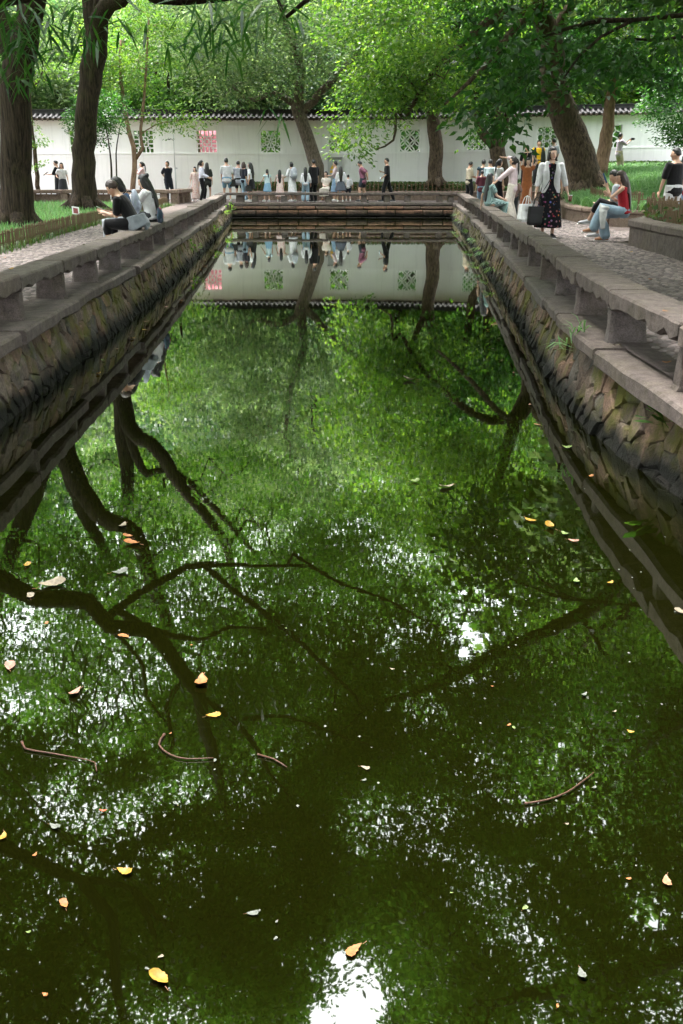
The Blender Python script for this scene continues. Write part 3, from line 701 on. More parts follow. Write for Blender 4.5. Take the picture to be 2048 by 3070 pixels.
def scatter(clumps, per, spread, flat, size, r_, droop=.3, holes=True):
    """leaves in flattened sprays round each clump (pos, outward)"""
    k = len(clumps); P0 = np.array([c for c, _ in clumps]); D0 = np.array([d for _, d in clumps]); D0[:, 2] *= .3
    m = rng.poisson(per, k)+1; idx = np.repeat(np.arange(k), m); n = len(idx)
    off = rng.normal(0, 1, (n, 3)); off /= np.maximum(1, np.linalg.norm(off, axis=1, keepdims=True)/1.6)
    off *= np.array([1, 1, flat])*spread
    # layer tilt per clump, so sprays read as separate plates
    tx, ty = rng.normal(0, .35, k)[idx], rng.normal(0, .35, k)[idx]; off[:, 2] += off[:, 0]*tx + off[:, 1]*ty - droop*(off[:, 0]**2+off[:, 1]**2)/spread*.35
    C = P0[idx] + off
    ax = off*np.array([1, 1, .3]) + D0[idx]*spread*.5 + rng.normal(0, .45, (n, 3))*spread; ax[:, 2] -= droop*spread
    nr = rng.normal(0, .5, (n, 3)); nr[:, 2] += 1.0
    sz = size*rng.uniform(.7, 1.25, n)
    if holes:
        keep = ~in_gap(C); C, ax, nr, sz = C[keep], ax[keep], nr[keep], sz[keep]
    return C, ax, nr, sz
def grow(limbs, ell, n_attr, floor=None, minr=.011, seed=0, step=.7, bend=.18, holes=True, hollow=.5):
    rr = np.random.default_rng(seed); nodes, par, fr = [], [], []
    for li, (pts, rad) in enumerate(limbs):
        sp = smooth_path(pts, .3); n = len(sp); prev = -1
        if nodes:
            d = [(Vector(nodes[j])-sp[0]).length for j in range(len(nodes))]; prev = int(np.argmin(d))
        for i, p in enumerate(sp):
            u = i/(n-1.)*(len(rad)-1); a = min(int(u), len(rad)-2); r_ = rad[a]+(rad[a+1]-rad[a])*(u-a)
            if i == 0 and prev >= 0 and (Vector(nodes[prev])-p).length < .05: continue
            q = np.array(p) + (rr.normal(0, .02, 3) if 0 < i < n-1 else 0)*min(1, r_*6); nodes.append(q); par.append(prev); fr.append(r_); prev = len(nodes)-1
    base_n = len(nodes); A = []
    wts = np.array([e[1][0]*e[1][1]*e[1][2] for e in ell])**.75; wts = wts/wts.sum()
    while len(A) < n_attr:
        e = ell[rr.choice(len(ell), p=wts)]; d = rr.normal(0, 1, 3); d /= np.linalg.norm(d); p = np.array(e[0]) + d*np.array(e[1])*rr.uniform(hollow**3, 1)**(1/3.)
        if floor is not None and p[2] < floor(p): continue
        if holes and in_gap(p[None], .25)[0]: continue
        A.append(p)
    A = np.array(A); NP = np.array(nodes); src = NP[base_n//4:]
    order = np.argsort([np.min(np.linalg.norm(src-a, axis=1)) for a in A]); clumps = []
    buf = np.zeros((base_n+n_attr*14, 3)); buf[:base_n] = NP; cnt = base_n; lo = max(1, base_n//5)
    for j in order:
        a = A[j]; d = np.linalg.norm(buf[lo:cnt]-a, axis=1); k = int(np.argmin(d))+lo; p0 = buf[k].copy(); D = d[k-lo]
        m = int(min(10, max(2, D/step))); c0 = a-p0; sidev = rr.normal(0, 1, 3)*D*bend; sidev[2] += D*.12; prev = k
        for i in range(1, m+1):
            t = i/m; q = p0 + c0*t + sidev*(4*t*(1-t))*.6 + (rr.normal(0, .04, 3) if i < m else 0)
            buf[cnt] = q; nodes.append(q); par.append(prev); fr.append(0); prev = cnt; cnt += 1
        dd = a-buf[par[prev]]; dd /= np.linalg.norm(dd)+1e-6; clumps.append((a, dd))
    n = len(nodes); ex = 2.35; acc = np.zeros(n); haschild = np.zeros(n, bool)
    for i in range(n-1, -1, -1):
        if not haschild[i]: acc[i] += minr**ex
        if par[i] >= 0: acc[par[i]] += acc[i]; haschild[par[i]] = True
    rad = acc**(1/ex)
    for i in range(n):
        if fr[i] > 0: rad[i] = fr[i]
        elif par[i] >= 0: rad[i] = min(rad[i], rad[par[i]]*.85)
    return nodes, par, rad, clumps
def wood_mesh(nodes, par, rad, flare=0):
    kids = [[] for _ in nodes]; mb = MB()
    for i, p in enumerate(par):
        if p >= 0: kids[p].append(i)
    starts = [(i, None) for i, p in enumerate(par) if p < 0]
    while starts:
        i, frm = starts.pop(); ch = [] if frm is None else [frm]; cur = i
        while True:
            ch.append(cur); ks = kids[cur]
            if not ks: break
            ks = sorted(ks, key=lambda k: -rad[k]); starts += [(k, cur) for k in ks[1:]]; cur = ks[0]
        if len(ch) < 2: continue
        r0 = [rad[k] for k in ch]
        if frm is not None: r0[0] = min(r0[0], r0[1]*1.3)
        mx = max(r0); n = 12 if mx > .25 else 8 if mx > .08 else 5 if mx > .03 else 3
        mb.tube([nodes[k] for k in ch], r0, n, cap=mx > .03)
    return mb.mesh(True)
TREES = {}
def tree(name, label, cat, limbs, ell, n_attr, per, size, lm, bm_, spread=.55, flat=.38, seed=0, floor=None, minr=.011, aspect=.5, droop=.3, group=None, holes=True, extra=(), step=.7, hollow=.5, roots=0):
    base = Vector(limbs[0][0][0]); nodes, par, rad, clumps = grow(limbs, ell, n_attr, floor, minr, seed, step, holes=holes, hollow=hollow)
    clumps = clumps + [(np.array(p), np.array((0, 0, -.3))) for p in extra]
    root = tag(empty(name, base), label, cat, group); wm = wood_mesh(nodes, par, rad); C, ax, nr, sz = scatter(clumps, per, spread, flat, size, None, droop, holes)
    lmz = leaf_mesh(C, ax, nr, sz, aspect)
    for me in (wm, lmz): me.transform(Matrix.Translation(-base))
    link('trunk', wm, MAT[bm_], root); link('crown', lmz, MAT[lm], root)
    if roots:
        mb = MB(); rr = random.Random(seed)
        for k in range(roots):
            a = 2*PI*k/roots+rr.uniform(-.3, .3); r0 = limbs[0][1][0]; ln_ = rr.uniform(1.5, 2.4)*r0
            mb.tube([(math.cos(a)*r0*.3, math.sin(a)*r0*.3, .55*r0*2), (math.cos(a)*r0*.95, math.sin(a)*r0*.95, .3*r0), (math.cos(a)*ln_, math.sin(a)*ln_, -.06)], [r0*.5, r0*.42, r0*.12], 7)
        mb.build('root_flare', MAT[bm_], root, True)
    return root
def copy_tree(src, loc, rz, sc, label, group=None):
    r = src.copy(); COL.objects.link(r); r.location = loc; r.rotation_euler = (0, 0, rz); r.scale = (sc, sc, sc*random.uniform(.92, 1.1)); r['label'] = label
    if group: r['group'] = group
    for ch in src.children:
        c = ch.copy(); COL.objects.link(c); c.parent = r
    return r
vf = lambda p: 1.9+.178*p[1]                         # crowns of the near trees start above the view
# T1: big ribbed trunk at the left edge
t1 = [([(-7.62, 24.3, .55), (-7.52, 24.25, 1.5), (-7.38, 24.1, 2.6), (-7.2, 24, 3.7), (-6.85, 23.7, 4.6)], [.46, .37, .345, .33, .31]),
      ([(-6.85, 23.7, 4.6), (-6.5, 23.2, 5.1), (-5.9, 23, 6.05), (-5.1, 23, 6.5), (-4.84, 23, 7.45), (-4.56, 22.9, 8.35), (-4.14, 22.7, 9.8), (-4.0, 22, 11.2)], [.28, .23, .2, .19, .17, .15, .12, .07]),
      ([(-7.1, 23.9, 4.1), (-7.7, 24, 5.6), (-8.5, 23.5, 7.6), (-9.2, 23, 9.8), (-9.3, 22.5, 12)], [.27, .24, .2, .13, .06]),
      ([(-6.9, 23.8, 4.6), (-6.9, 25, 6.5), (-6.4, 26.2, 8.8), (-5.8, 26.6, 11)], [.2, .17, .12, .06])]
tree('camphor_tree', 'large tree with dark ribbed trunk at the left edge of the lawn', 'tree', t1, [((-4.6, 22, 9.6), (4.6, 4.6, 3)), ((-9.5, 24, 9.3), (4, 4, 3)), ((-3.0, 20, 8.6), (2.6, 3, 1.6)), ((-.4, 21, 10.8), (2.8, 3.4, 1.6)), ((.4, 24, 8.2), (2.2, 2.5, 1.0))], 520, 140, .13, 'leaf_mid', 'bark', .46, minr=.018, seed=11, floor=vf, roots=7)
# T2: the second ribbed trunk, forking
f2 = [atY(252, 628, 33.3), atY(252, 450, 33.2), atY(262, 320, 33), atY(276, 210, 33), atY(288, 150, 32.9)]
t2 = [([tuple(p) for p in f2], [.44, .36, .34, .32, .36]),
      ([tuple(f2[-1]), tuple(atY(272, 40, 33)), (-7.45, 33.2, 8.6), (-7.7, 33.6, 11), (-7.6, 34, 14)], [.26, .24, .2, .14, .06]),
      ([tuple(f2[-1]), tuple(mirY(400, 1300, 32)), tuple(mirY(470, 1345, 31.5)), tuple(mirY(560, 1480, 31.5)), tuple(mirY(660, 1600, 31)), tuple(mirY(700, 1720, 31)), (-3.3, 31, 13)], [.28, .25, .22, .18, .15, .1, .05]),
      ([tuple(f2[-1]), tuple(mirY(395, 1330, 32.4)), tuple(mirY(440, 1420, 32.6)), tuple(mirY(510, 1405, 32.6)), tuple(mirY(650, 1530, 32.4)), tuple(mirY(790, 1690, 32))], [.17, .16, .14, .12, .1, .05])]
tree('camphor_tree', 'forked tree with tall brown ribbed trunk on the left lawn', 'tree', t2, [((-4.4, 32, 10.8), (4.8, 5, 3.6)), ((-9.8, 34, 10.5), (4, 4, 3.6)), ((-1.6, 30, 12), (3, 4, 2.6)), ((1.0, 27, 12.2), (3.2, 5, 2.2)), ((.6, 27, 9.3), (2.8, 4, 1.4))], 540, 120, .14, 'leaf_mid', 'bark', .5, minr=.018, seed=12, floor=lambda p: 1.9+.165*p[1], roots=6)
# left tree standing outside the view: its limb crosses low above the lawn
o1 = [([(-8.9, 13.2, .6), (-8.6, 13.3, 2.2), (-7.6, 13.4, 3.3)], [.42, .35, .3])] + [([(-7.6, 13.4, 3.3)] + [tuple(mirY(x, y, 12.9)) for x, y in ((0, 1740), (100, 1790), (260, 1805), (330, 1880), (440, 1885), (530, 1985), (590, 2080))] + [(-1.9, 14, 8.2)], [.22, .17, .145, .13, .115, .105, .095, .08, .03]),
      ([tuple(mirY(310, 1860, 14)), tuple(mirY(460, 1752, 14.4)), tuple(mirY(560, 1700, 14.6)), tuple(mirY(700, 1692, 14.8)), tuple(mirY(920, 1698, 15))], [.08, .065, .055, .045, .02]),
      ([tuple(mirY(610, 1695, 14.7)), tuple(mirY(760, 1812, 14.8)), tuple(mirY(900, 1925, 14.8)), tuple(mirY(1070, 2090, 15))], [.05, .05, .04, .02]),
      ([tuple(mirY(x, y, 14.6)) for x, y in ((880, 1660), (1020, 1750), (1175, 1805), (1310, 1885))], [.03, .03, .025, .01]), ([tuple(mirY(x, y, 13.6)) for x, y in ((440, 1885), (600, 1920), (690, 1880), (800, 1885))], [.06, .05, .035, .012]), ([tuple(mirY(x, y, 13.2)) for x, y in ((590, 2085), (660, 2130), (760, 2220), (810, 2325), (865, 2380))], [.06, .05, .045, .035, .012]), ([tuple(mirY(x, y, 13.2)) for x, y in ((700, 2160), (860, 2150), (1000, 2200), (1120, 2240))], [.035, .03, .022, .01]), ([tuple(mirY(x, y, 13.4)) for x, y in ((560, 2030), (500, 2120), (520, 2230), (470, 2330))], [.05, .04, .03, .012]), ([tuple(mirY(x, y, 14.0)) for x, y in ((330, 1885), (430, 1990), (440, 2090), (520, 2190))], [.04, .035, .028, .01]),
      ([(-8.3, 13.5, 2.9), (-9, 13, 5), (-9, 12.4, 8)], [.25, .2, .1])]
tree('camphor_tree', 'tree beyond the left edge whose dark limb reaches over the pond', 'tree', o1, [((-3.6, 14, 8.3), (3.4, 4, 2)), ((-8, 12.5, 7.5), (3.4, 4, 2.5)), ((-1.2, 16, 8.6), (2.4, 3, 1.5))], 450, 170, .10, 'leaf_mid', 'bark', .37, minr=.018, seed=13, floor=lambda p: 1.9+.2*p[1])
# near left tree, seen only in the water
n1 = [([(-5.6, 8.2, .6), (-5.3, 8.4, 2.6), (-4.6, 8.7, 4.2)], [.3, .25, .2]), ([(-4.6, 8.7, 4.2)] + [tuple(mirY(x, y, 9)) for x, y in ((240, 2640), (335, 2750), (348, 2900), (370, 3060))] + [(-2.3, 9.2, 8.6)], [.10, .075, .065, .058, .05, .02]),
      ([tuple(mirY(240, 2640, 9)), tuple(mirY(395, 2660, 9.5)), tuple(mirY(470, 2750, 9.7)), tuple(mirY(600, 2830, 9.8)), tuple(mirY(790, 2930, 10))], [.045, .04, .034, .028, .012]), ([tuple(mirY(395, 2660, 9.5)), tuple(mirY(480, 2850, 9.4)), tuple(mirY(505, 3060, 9.3))], [.04, .035, .02]),
      ([(-5.2, 8.5, 3), (-4.2, 8.6, 5.3), (-3.9, 8.6, 7.6)], [.14, .1, .05])]
tree('evergreen_tree', 'evergreen tree leaning over the near left bank, mirrored at the bottom left', 'tree', n1, [((-2.3, 9.6, 8.0), (2.9, 2.8, 1.6)), ((-4.6, 8, 7.6), (2.4, 2.6, 2)), ((-1.2, 12, 9), (2.2, 2, 1.2)), ((-.2, 14, 11.2), (2.4, 3, 1.3)), ((-1.6, 11, 7.4), (1.8, 2, 1.0)), ((-3.9, 12, 6.9), (1.7, 1.8, .8))], 600, 200, .09, 'leaf_mid', 'bark', .31, seed=14, minr=.015, floor=lambda p: 1.9+.34*p[1])
# right side near trees
n2 = [([(6.0, 7.6, .9), (5.7, 8, 3), (5, 8.3, 4.8)], [.3, .25, .2]), ([(5, 8.3, 4.8), (4, 8.7, 6), (3, 9, 6.8), (1.6, 9.4, 7.6)], [.15, .12, .09, .04]), ([(5, 8.3, 4.8), (5, 9.6, 6.4), (4.2, 11, 8)], [.15, .11, .05])]
tree('evergreen_tree', 'dark evergreen tree over the near right bank, mirrored at the bottom right', 'tree', n2, [((3.0, 9.0, 7.6), (2.5, 2.6, 1.7)), ((5.2, 9, 7.4), (2.8, 3, 2.2)), ((2.6, 11.6, 8.2), (2.2, 2, 1.4)), ((1.2, 12.5, 10.2), (1.8, 2.2, 1.1)), ((.7, 13.5, 7.9), (2.0, 2.6, 1.0))], 500, 200, .088, 'leaf_mid', 'bark', .32, seed=15, minr=.014, floor=lambda p: 1.9+.34*p[1])
r1 = [([(7.4, 12.3, .95), (6.9, 12.3, 2.4), (6.2, 12.2, 3.5)], [.26, .22, .18]), ([(6.2, 12.2, 3.5), tuple(atY(2060, 45, 12)), tuple(atY(1900, 60, 12)), tuple(atY(1800, 110, 11.9)), tuple(atY(1735, 170, 11.8)), tuple(atY(1690, 235, 11.7))], [.09, .055, .045, .03, .02, .01]),
      ([tuple(atY(1900, 60, 12)), tuple(atY(1800, 60, 12.2)), tuple(atY(1700, 85, 12.4)), tuple(atY(1600, 120, 12.5))], [.04, .03, .02, .01]), ([(6.2, 12.2, 3.5), tuple(atY(2060, 110, 12.8)), tuple(atY(1960, 120, 12.8)), tuple(atY(1870, 115, 12.8))], [.05, .035, .025, .012]),
      ([(6.2, 12.2, 3.5), (5.4, 13, 5.4), (4.6, 14, 7.2)], [.16, .12, .06])]
spray = [tuple(atY(px, py, 11.6+.03*((px*7+py*3) % 41))) for px, py in ((1500, 55), (1560, 90), (1440, 105), (1500, 150), (1600, 60), (1620, 140), (1690, 60), (1580, 200), (1680, 190), (1640, 240), (1530, 230), (1760, 130), (1800, 180), (1880, 40), (1960, 70), (1900, 160), (2000, 180), (1960, 20), (1740, 20), (1830, 20), (1410, 320), (1470, 330), (1510, 370), (1430, 380), (1550, 310), (1600, 300), (1490, 300), (1560, 250), (1720, 230), (2030, 30), (1470, 20), (1530, 10), (1640, 10), (1660, 110), (1740, 90), (1790, 70), (1850, 130), (1860, 210), (1930, 220), (1990, 120), (2040, 100), (2030, 230), (1780, 250), (1700, 290), (1590, 150), (1540, 180), (1470, 200), (1430, 160), (1400, 60), (1450, 270), (1390, 350), (1530, 400))]
rt = tree('broadleaf_tree', 'tree beyond the right edge whose big-leaved sprays hang into the top right corner', 'tree', r1, [((4.4, 14, 7.6), (3.2, 3.4, 1.9)), ((6.5, 12, 7), (2.5, 3, 2))], 280, 150, .095, 'leaf_dark', 'bark', .48, seed=16, floor=lambda p: 1.9+.27*p[1], holes=True)
C, ax, nr, sz = scatter([(np.array(p), np.array((-.6, 0, -.25))) for p in spray], 34, .21, .45, .115, None, .5, False); me = leaf_mesh(C, ax, nr, sz, .5); me.transform(Matrix.Translation(-rt.location)); tag(link('hanging_spray', me, MAT['leaf_dark'], rt), kind='stuff')
r2 = [([(7.9, 18.6, 1), (7.5, 18.5, 3), (6.6, 18.3, 4.8)], [.3, .26, .22]), ([(6.6, 18.3, 4.8), (5, 18, 6.2), (3.2, 17.6, 7), (1.4, 17, 7.6), (-.2, 17, 8)], [.19, .16, .12, .08, .03]), ([(6.6, 18.3, 4.8), (6.2, 19.6, 7), (5, 21, 9)], [.17, .13, .06])]
tree('evergreen_tree', 'dark tree beyond the right edge spreading low over the middle of the pond', 'tree', r2, [((1.6, 17.4, 7.7), (2.6, 2.8, 1.3)), ((4.8, 18.5, 8.2), (3, 3.6, 2)), ((8, 18, 8), (3, 3.5, 2.4)), ((1.0, 21, 10.4), (2.4, 3, 1.4)), ((.8, 17, 10.2), (2.2, 2.6, 1.2)), ((1.0, 15.5, 9.4), (2, 2.2, 1))], 500, 180, .105, 'leaf_mid', 'bark', .39, seed=17, minr=.014, floor=lambda p: 1.9+.225*p[1])
# centre tree before the wall
t5 = [([tuple(atY(*q, 48.4)) for q in ((948, 600), (952, 555), (946, 500), (928, 430), (905, 365), (890, 318))], [.42, .36, .33, .31, .30, .30]),
      ([tuple(atY(890, 318, 48.4)), tuple(atY(820, 280, 48.2)), tuple(atY(750, 300, 48)), tuple(atY(705, 265, 47.6))], [.16, .13, .11, .06]), ([tuple(atY(890, 318, 48.4)), tuple(atY(900, 200, 48.4)), (-2.4, 48, 8), (-2.8, 47.8, 10.5)], [.24, .2, .15, .06]),
      ([tuple(atY(900, 345, 48.4)), tuple(atY(960, 280, 48.3)), (.8, 48, 6.8), (2.2, 47.6, 8.2)], [.2, .16, .12, .05])]
tree('camphor_tree', 'leaning tree with pale green crown before the white wall, left of centre', 'tree', t5, [((-4.0, 47.0, 6.9), (3.6, 2.6, 2.6)), ((-1.2, 47.5, 9.2), (4.2, 3, 4)), ((1.6, 48, 7.0), (2.8, 2.4, 2)), ((-6, 47.5, 9), (3, 2.5, 3)), ((-2.6, 46.6, 5.6), (2.6, 1.2, 1.0)), ((-4.5, 46.5, 14.5), (5, 4, 3))], 560, 75, .19, 'leaf_pale', 'bark_grey', .72, seed=18, floor=lambda p: 5.3 if p[0] > -3.6 else 4.6, roots=6)
t6 = [([tuple(atY(*q, 48.2)) for q in ((1306, 556), (1305, 500), (1308, 440), (1300, 390), (1298, 340))], [.36, .33, .32, .31, .29]), ([tuple(atY(1298, 340, 48.2)), (4.6, 47.8, 6.5), (5.2, 47.2, 9), (5, 47, 12), (4.4, 46.5, 16)], [.27, .2, .16, .12, .05]), ([tuple(atY(1298, 345, 48.2)), (3.2, 47, 6.3), (2.6, 46, 8.5)], [.17, .13, .05])]
tree('camphor_tree', 'straight brown trunk before the white wall, right of centre', 'tree', t6, [((4.6, 46.6, 8), (4, 3, 3.4)), ((6, 47, 10.5), (3.5, 3, 3)), ((3.2, 45.5, 16), (6, 4.5, 3))], 400, 75, .2, 'leaf_mid', 'bark_old', .75, seed=19, floor=lambda p: 4.8, roots=5)
t7 = [([tuple(atY(*q, 46.4)) for q in ((1505, 560), (1500, 500), (1490, 445))], [.40, .35, .34]), ([tuple(atY(1490, 445, 46.4)), tuple(atY(1450, 400, 46.4)), tuple(atY(1435, 350, 46.4)), (5.7, 46, 7)], [.24, .2, .18, .1]), ([tuple(atY(1490, 445, 46.4)), tuple(atY(1488, 370, 46.4)), (6.8, 46, 7.5), (7, 45.6, 10)], [.26, .22, .14, .06]), ([tuple(atY(1497, 460, 46.4)), tuple(atY(1517, 400, 46.6)), tuple(atY(1520, 340, 46.8)), (8, 46, 7)], [.13, .12, .11, .05])]
tree('camphor_tree', 'three-stemmed tree behind the people at the right corner of the pond', 'tree', t7, [((7, 45.6, 8), (3.6, 3, 3)), ((8.5, 45, 6.4), (2.6, 2, 1.3))], 220, 80, .18, 'leaf_dark', 'bark_old', .7, seed=20, floor=lambda p: 4.9)
# T8: leaning old tree with bright maple-like foliage over the far right water
t8 = [([(8.45, 36, terr(8.45, 36)-.15), tuple(atY(1745, 500, 36)), tuple(atY(1725, 430, 36)), tuple(atY(1690, 340, 36)), tuple(atY(1655, 240, 36)), tuple(mirY(1590, 1180, 36)), tuple(mirY(1545, 1260, 36))], [.62, .55, .50, .47, .43, .36, .3]),
      ([tuple(mirY(1545, 1250, 36)), tuple(mirY(1470, 1262, 35.6)), tuple(mirY(1380, 1212, 35.2)), tuple(mirY(1270, 1110, 35)), tuple(mirY(1200, 1000, 34.8)), tuple(atY(1190, 330, 34.8)), tuple(atY(1180, 420, 34.6)), tuple(atY(1130, 447, 34.5))], [.2, .16, .13, .1, .08, .07, .05, .02]),
      ([tuple(mirY(1545, 1250, 36)), tuple(mirY(1500, 1240, 35)), tuple(mirY(1400, 1130, 34)), tuple(mirY(1310, 1050, 33.5))], [.13, .11, .08, .03]), ([tuple(mirY(1545, 1260, 36)), (6, 35.6, 8.4), (5.4, 35, 10.4)], [.26, .18, .07]), ([tuple(mirY(1590, 1185, 36)), (7.8, 36, 7.6), (9.4, 36, 9.4)], [.2, .15, .06])]
low8 = [tuple(atY(px, py, 34.3+((px*3+py) % 17)*.07)) for px, py in ((1040, 300), (1040, 400), (1060, 350), (1090, 320), (1100, 380), (1120, 340), (1130, 300), (1080, 280), (1150, 270), (1110, 250), (1180, 300), (1200, 260), (1050, 430), (1030, 415), (1080, 410), (1150, 330), (1240, 320), (1230, 280), (1280, 300), (1260, 260), (1130, 220), (1330, 320), (1360, 290), (1390, 330), (1420, 290), (1450, 320), (1070, 240), (1170, 230), (1310, 250), (1390, 250), (1460, 260), (1240, 220), (1190, 200))]
tree('maple_tree', 'massive leaning trunk on the right lawn with bright green foliage hanging over the water', 'tree', t8, [((3.4, 34.6, 6.6), (4.2, 2.6, 2.0)), ((7.6, 35, 9), (5, 4, 3)), ((4.2, 33.5, 9.4), (3.6, 3.6, 2)), ((2.6, 34.6, 5.2), (2.2, 1.6, 1.1)), ((11.5, 35, 7), (3, 3, 2)), ((2.4, 33.5, 11.6), (3.6, 3.5, 1.8))], 510, 95, .16, 'leaf_bright', 'bark_old', .6, seed=21, floor=lambda p: 4.4 if p[0] < 3.4 else 7.0 if p[0] < 8 else 5.8, extra=low8, roots=7, droop=.4)
t9 = [([tuple(atY(*q, 43)) for q in ((1800, 522), (1815, 430), (1828, 330), (1842, 230), (1855, 150))], [.29, .26, .22, .18, .16]), ([tuple(atY(1855, 150, 43)), (11.8, 43, 8.5), (12, 43, 11)], [.14, .11, .05])]
tree('evergreen_tree', 'straight slender trunk with torn bark on the right lawn', 'tree', t9, [((12, 42.6, 8.2), (3.6, 3, 3)), ((13.6, 42, 6), (2.6, 2, 1.4)), ((10.4, 42.5, 6.6), (2.4, 2, 1.4))], 260, 80, .18, 'leaf_dark', 'bark_tan', .68, seed=22, floor=lambda p: 4.6)
t10 = [([(15.2, 46.6, 1.8), (15.1, 46.5, 3), (15, 46.4, 5.5)], [.14, .12, .07])]
tree('evergreen_shrub', 'dense dark shrub tree before the wall at the right edge', 'tree', t10, [((15.0, 46, 4.6), (2.0, 1.4, 1.7)), ((16.4, 45, 3.6), (1.6, 1.3, 1.3))], 150, 85, .15, 'leaf_dark', 'bark', .5, seed=23, holes=False)
# slender trees on the left terrace
t3 = [([tuple(atY(*q, 44)) for q in ((392, 602), (400, 540), (405, 480), (400, 440), (388, 400), (370, 300), (360, 200), (362, 120))], [.12, .11, .10, .085, .08, .07, .06, .04]), ([tuple(atY(404, 480, 44)), tuple(atY(428, 445, 44)), tuple(atY(422, 410, 44)), tuple(atY(430, 320, 44)), tuple(atY(440, 180, 44)), tuple(atY(446, 60, 44))], [.07, .065, .06, .055, .045, .03]), ([tuple(atY(420, 405, 44)), tuple(atY(470, 372, 43.8)), tuple(atY(540, 360, 43.6))], [.03, .022, .012])]
low3 = [tuple(atY(px, py, 43.6+(px % 7)*.1)) for px, py in ((450, 355), (480, 365), (510, 350), (540, 365), (570, 350), (590, 365), (520, 380), (480, 385), (560, 385), (610, 350), (460, 340), (545, 340))]
tree('slender_tree', 'slender pale-stemmed tree with light green leaves left of the crowd', 'tree', t3, [((-8.4, 43.8, 6.8), (2.2, 1.4, 1.6)), ((-9.6, 44, 5.4), (1.6, 1.2, .9))], 110, 60, .14, 'leaf_bright', 'bark_tan', .42, seed=24, floor=lambda p: 4.5, extra=low3, minr=.008, holes=False)
t4 = [([tuple(atY(*q, 40)) for q in ((338, 600), (336, 545), (332, 480), (325, 420), (315, 370))], [.05, .045, .04, .03, .02]), ([tuple(atY(338, 560, 40)), tuple(atY(350, 530, 40)), tuple(atY(348, 460, 40)), tuple(atY(360, 380, 40))], [.03, .03, .025, .015])]
tree('young_tree', 'small dark-leaved tree on two thin stems between the left trunks', 'tree', t4, [((-9.3, 40, 3.75), (.85, .7, .85)), ((-8.6, 40, 4.0), (.7, .6, .7))], 60, 55, .12, 'leaf_dark', 'bark', .28, seed=25, minr=.006, holes=False, step=.4)
t11 = [([tuple(atY(*q, 46)) for q in ((116, 575), (108, 500), (100, 420), (92, 340), (88, 250))], [.11, .095, .085, .07, .05])]
low11 = [tuple(atY(px, py, 45.8)) for px, py in ((105, 500), (120, 490), (115, 430), (130, 425), (100, 370), (95, 440), (90, 400))]
tree('slender_tree', 'thin leaning trunk with yellow-green sprigs behind the left edge tree', 'tree', t11, [((-13, 46, 6.6), (2, 1.4, 1.3))], 50, 42, .13, 'leaf_bright', 'bark_old', .25, seed=26, extra=low11, holes=False)
# trees behind the wall: three kinds, each tree its own object
def generic(seed, hgt, lm, size, n, per, spread, lab, bm_='bark'):
    lim = [([(0, 0, 0), (.1, 0, hgt*.25), (-.1, .1, hgt*.5), (.1, 0, hgt*.85)], [hgt*.032, hgt*.026, hgt*.02, .04]), ([(.1, 0, hgt*.28), (hgt*.16, .3, hgt*.5), (hgt*.26, .2, hgt*.66)], [.2, .14, .05]), ([(0, 0, hgt*.34), (-hgt*.16, -.5, hgt*.55), (-hgt*.24, -.4, hgt*.72)], [.2, .14, .05]), ([(0, 0, hgt*.4), (.2, -hgt*.14, hgt*.6), (.1, -hgt*.2, hgt*.7)], [.17, .12, .05])]
    return tree('garden_tree', lab, 'tree', lim, [((0, 0, hgt*.68), (hgt*.34, hgt*.32, hgt*.30)), ((hgt*.12, -hgt*.1, hgt*.45), (hgt*.27, hgt*.25, hgt*.16)), ((-hgt*.14, hgt*.05, hgt*.5), (hgt*.26, hgt*.24, hgt*.18))], n, per, size, lm, bm_, spread, seed=seed, holes=False, hollow=.72, group='trees beyond the white wall')
kinds = [generic(41, 10, 'leaf_pale', .25, 250, 84, .60, ''), generic(42, 11, 'leaf_mid', .26, 250, 84, .62, ''), generic(43, 10, 'leaf_blue', .25, 250, 84, .6, ''), generic(44, 12, 'leaf_bright', .26, 250, 84, .64, '')]
desc = ['pale green', 'mid green', 'blue-green', 'bright green']
spots = [(-24, 56, 2, 1.0), (-18.5, 55, 0, .85), (-13.5, 57, 0, 1.0), (-9.5, 55, 1, .85), (-5, 57, 0, 1.05), (-.5, 56, 2, .8), (4, 57, 3, 1.0), (8.5, 55.5, 1, .95), (13, 56.5, 3, .95), (18, 55, 1, 1.0), (24, 56, 2, 1.1),
         (-28, 68, 3, 1.6), (-19, 67, 0, 1.55), (-10, 69, 2, 1.6), (-2, 67, 0, 1.65), (7, 69, 3, 1.6), (16, 67, 1, 1.55), (26, 69, 0, 1.7), (-34, 82, 1, 1.9), (-23, 80, 0, 1.8), (-12, 83, 3, 1.8), (-2, 81, 1, 1.9), (9, 83, 0, 1.8), (20, 81, 3, 1.9), (32, 82, 2, 1.9), (-30, 97, 3, 2.0), (-17, 99, 1, 2.0), (-5, 97, 0, 2.1), (7, 99, 2, 2.0), (19, 97, 1, 2.0), (33, 99, 3, 2.1),
         (-15.5, 37, 1, 1.05), (-18, 27, 0, 1.1), (-17, 17, 1, 1.0), (17, 36, 1, 1.05), (16, 27, 2, 1.0), (15, 15, 2, 1.0), (-10, -3, 1, 1.2), (9.5, -2, 3, 1.2), (0, -9, 1, 1.4), (-12.5, 8, 0, 1.15), (11.5, 7, 2, 1.15), (-8.2, 1, 1, 1.35), (8, .5, 3, 1.3), (0.5, -5, 0, 1.5), (-6, -3.5, 2, 1.5), (6.5, -4, 2, 1.55), (-17, 40, 2, 1.6), (12, 30, 3, 1.7), (-18, 31, 3, 1.5), (12.5, 25.5, 0, 1.6)]  # side and rear trees added beyond the frame to shade the garden
used = set()
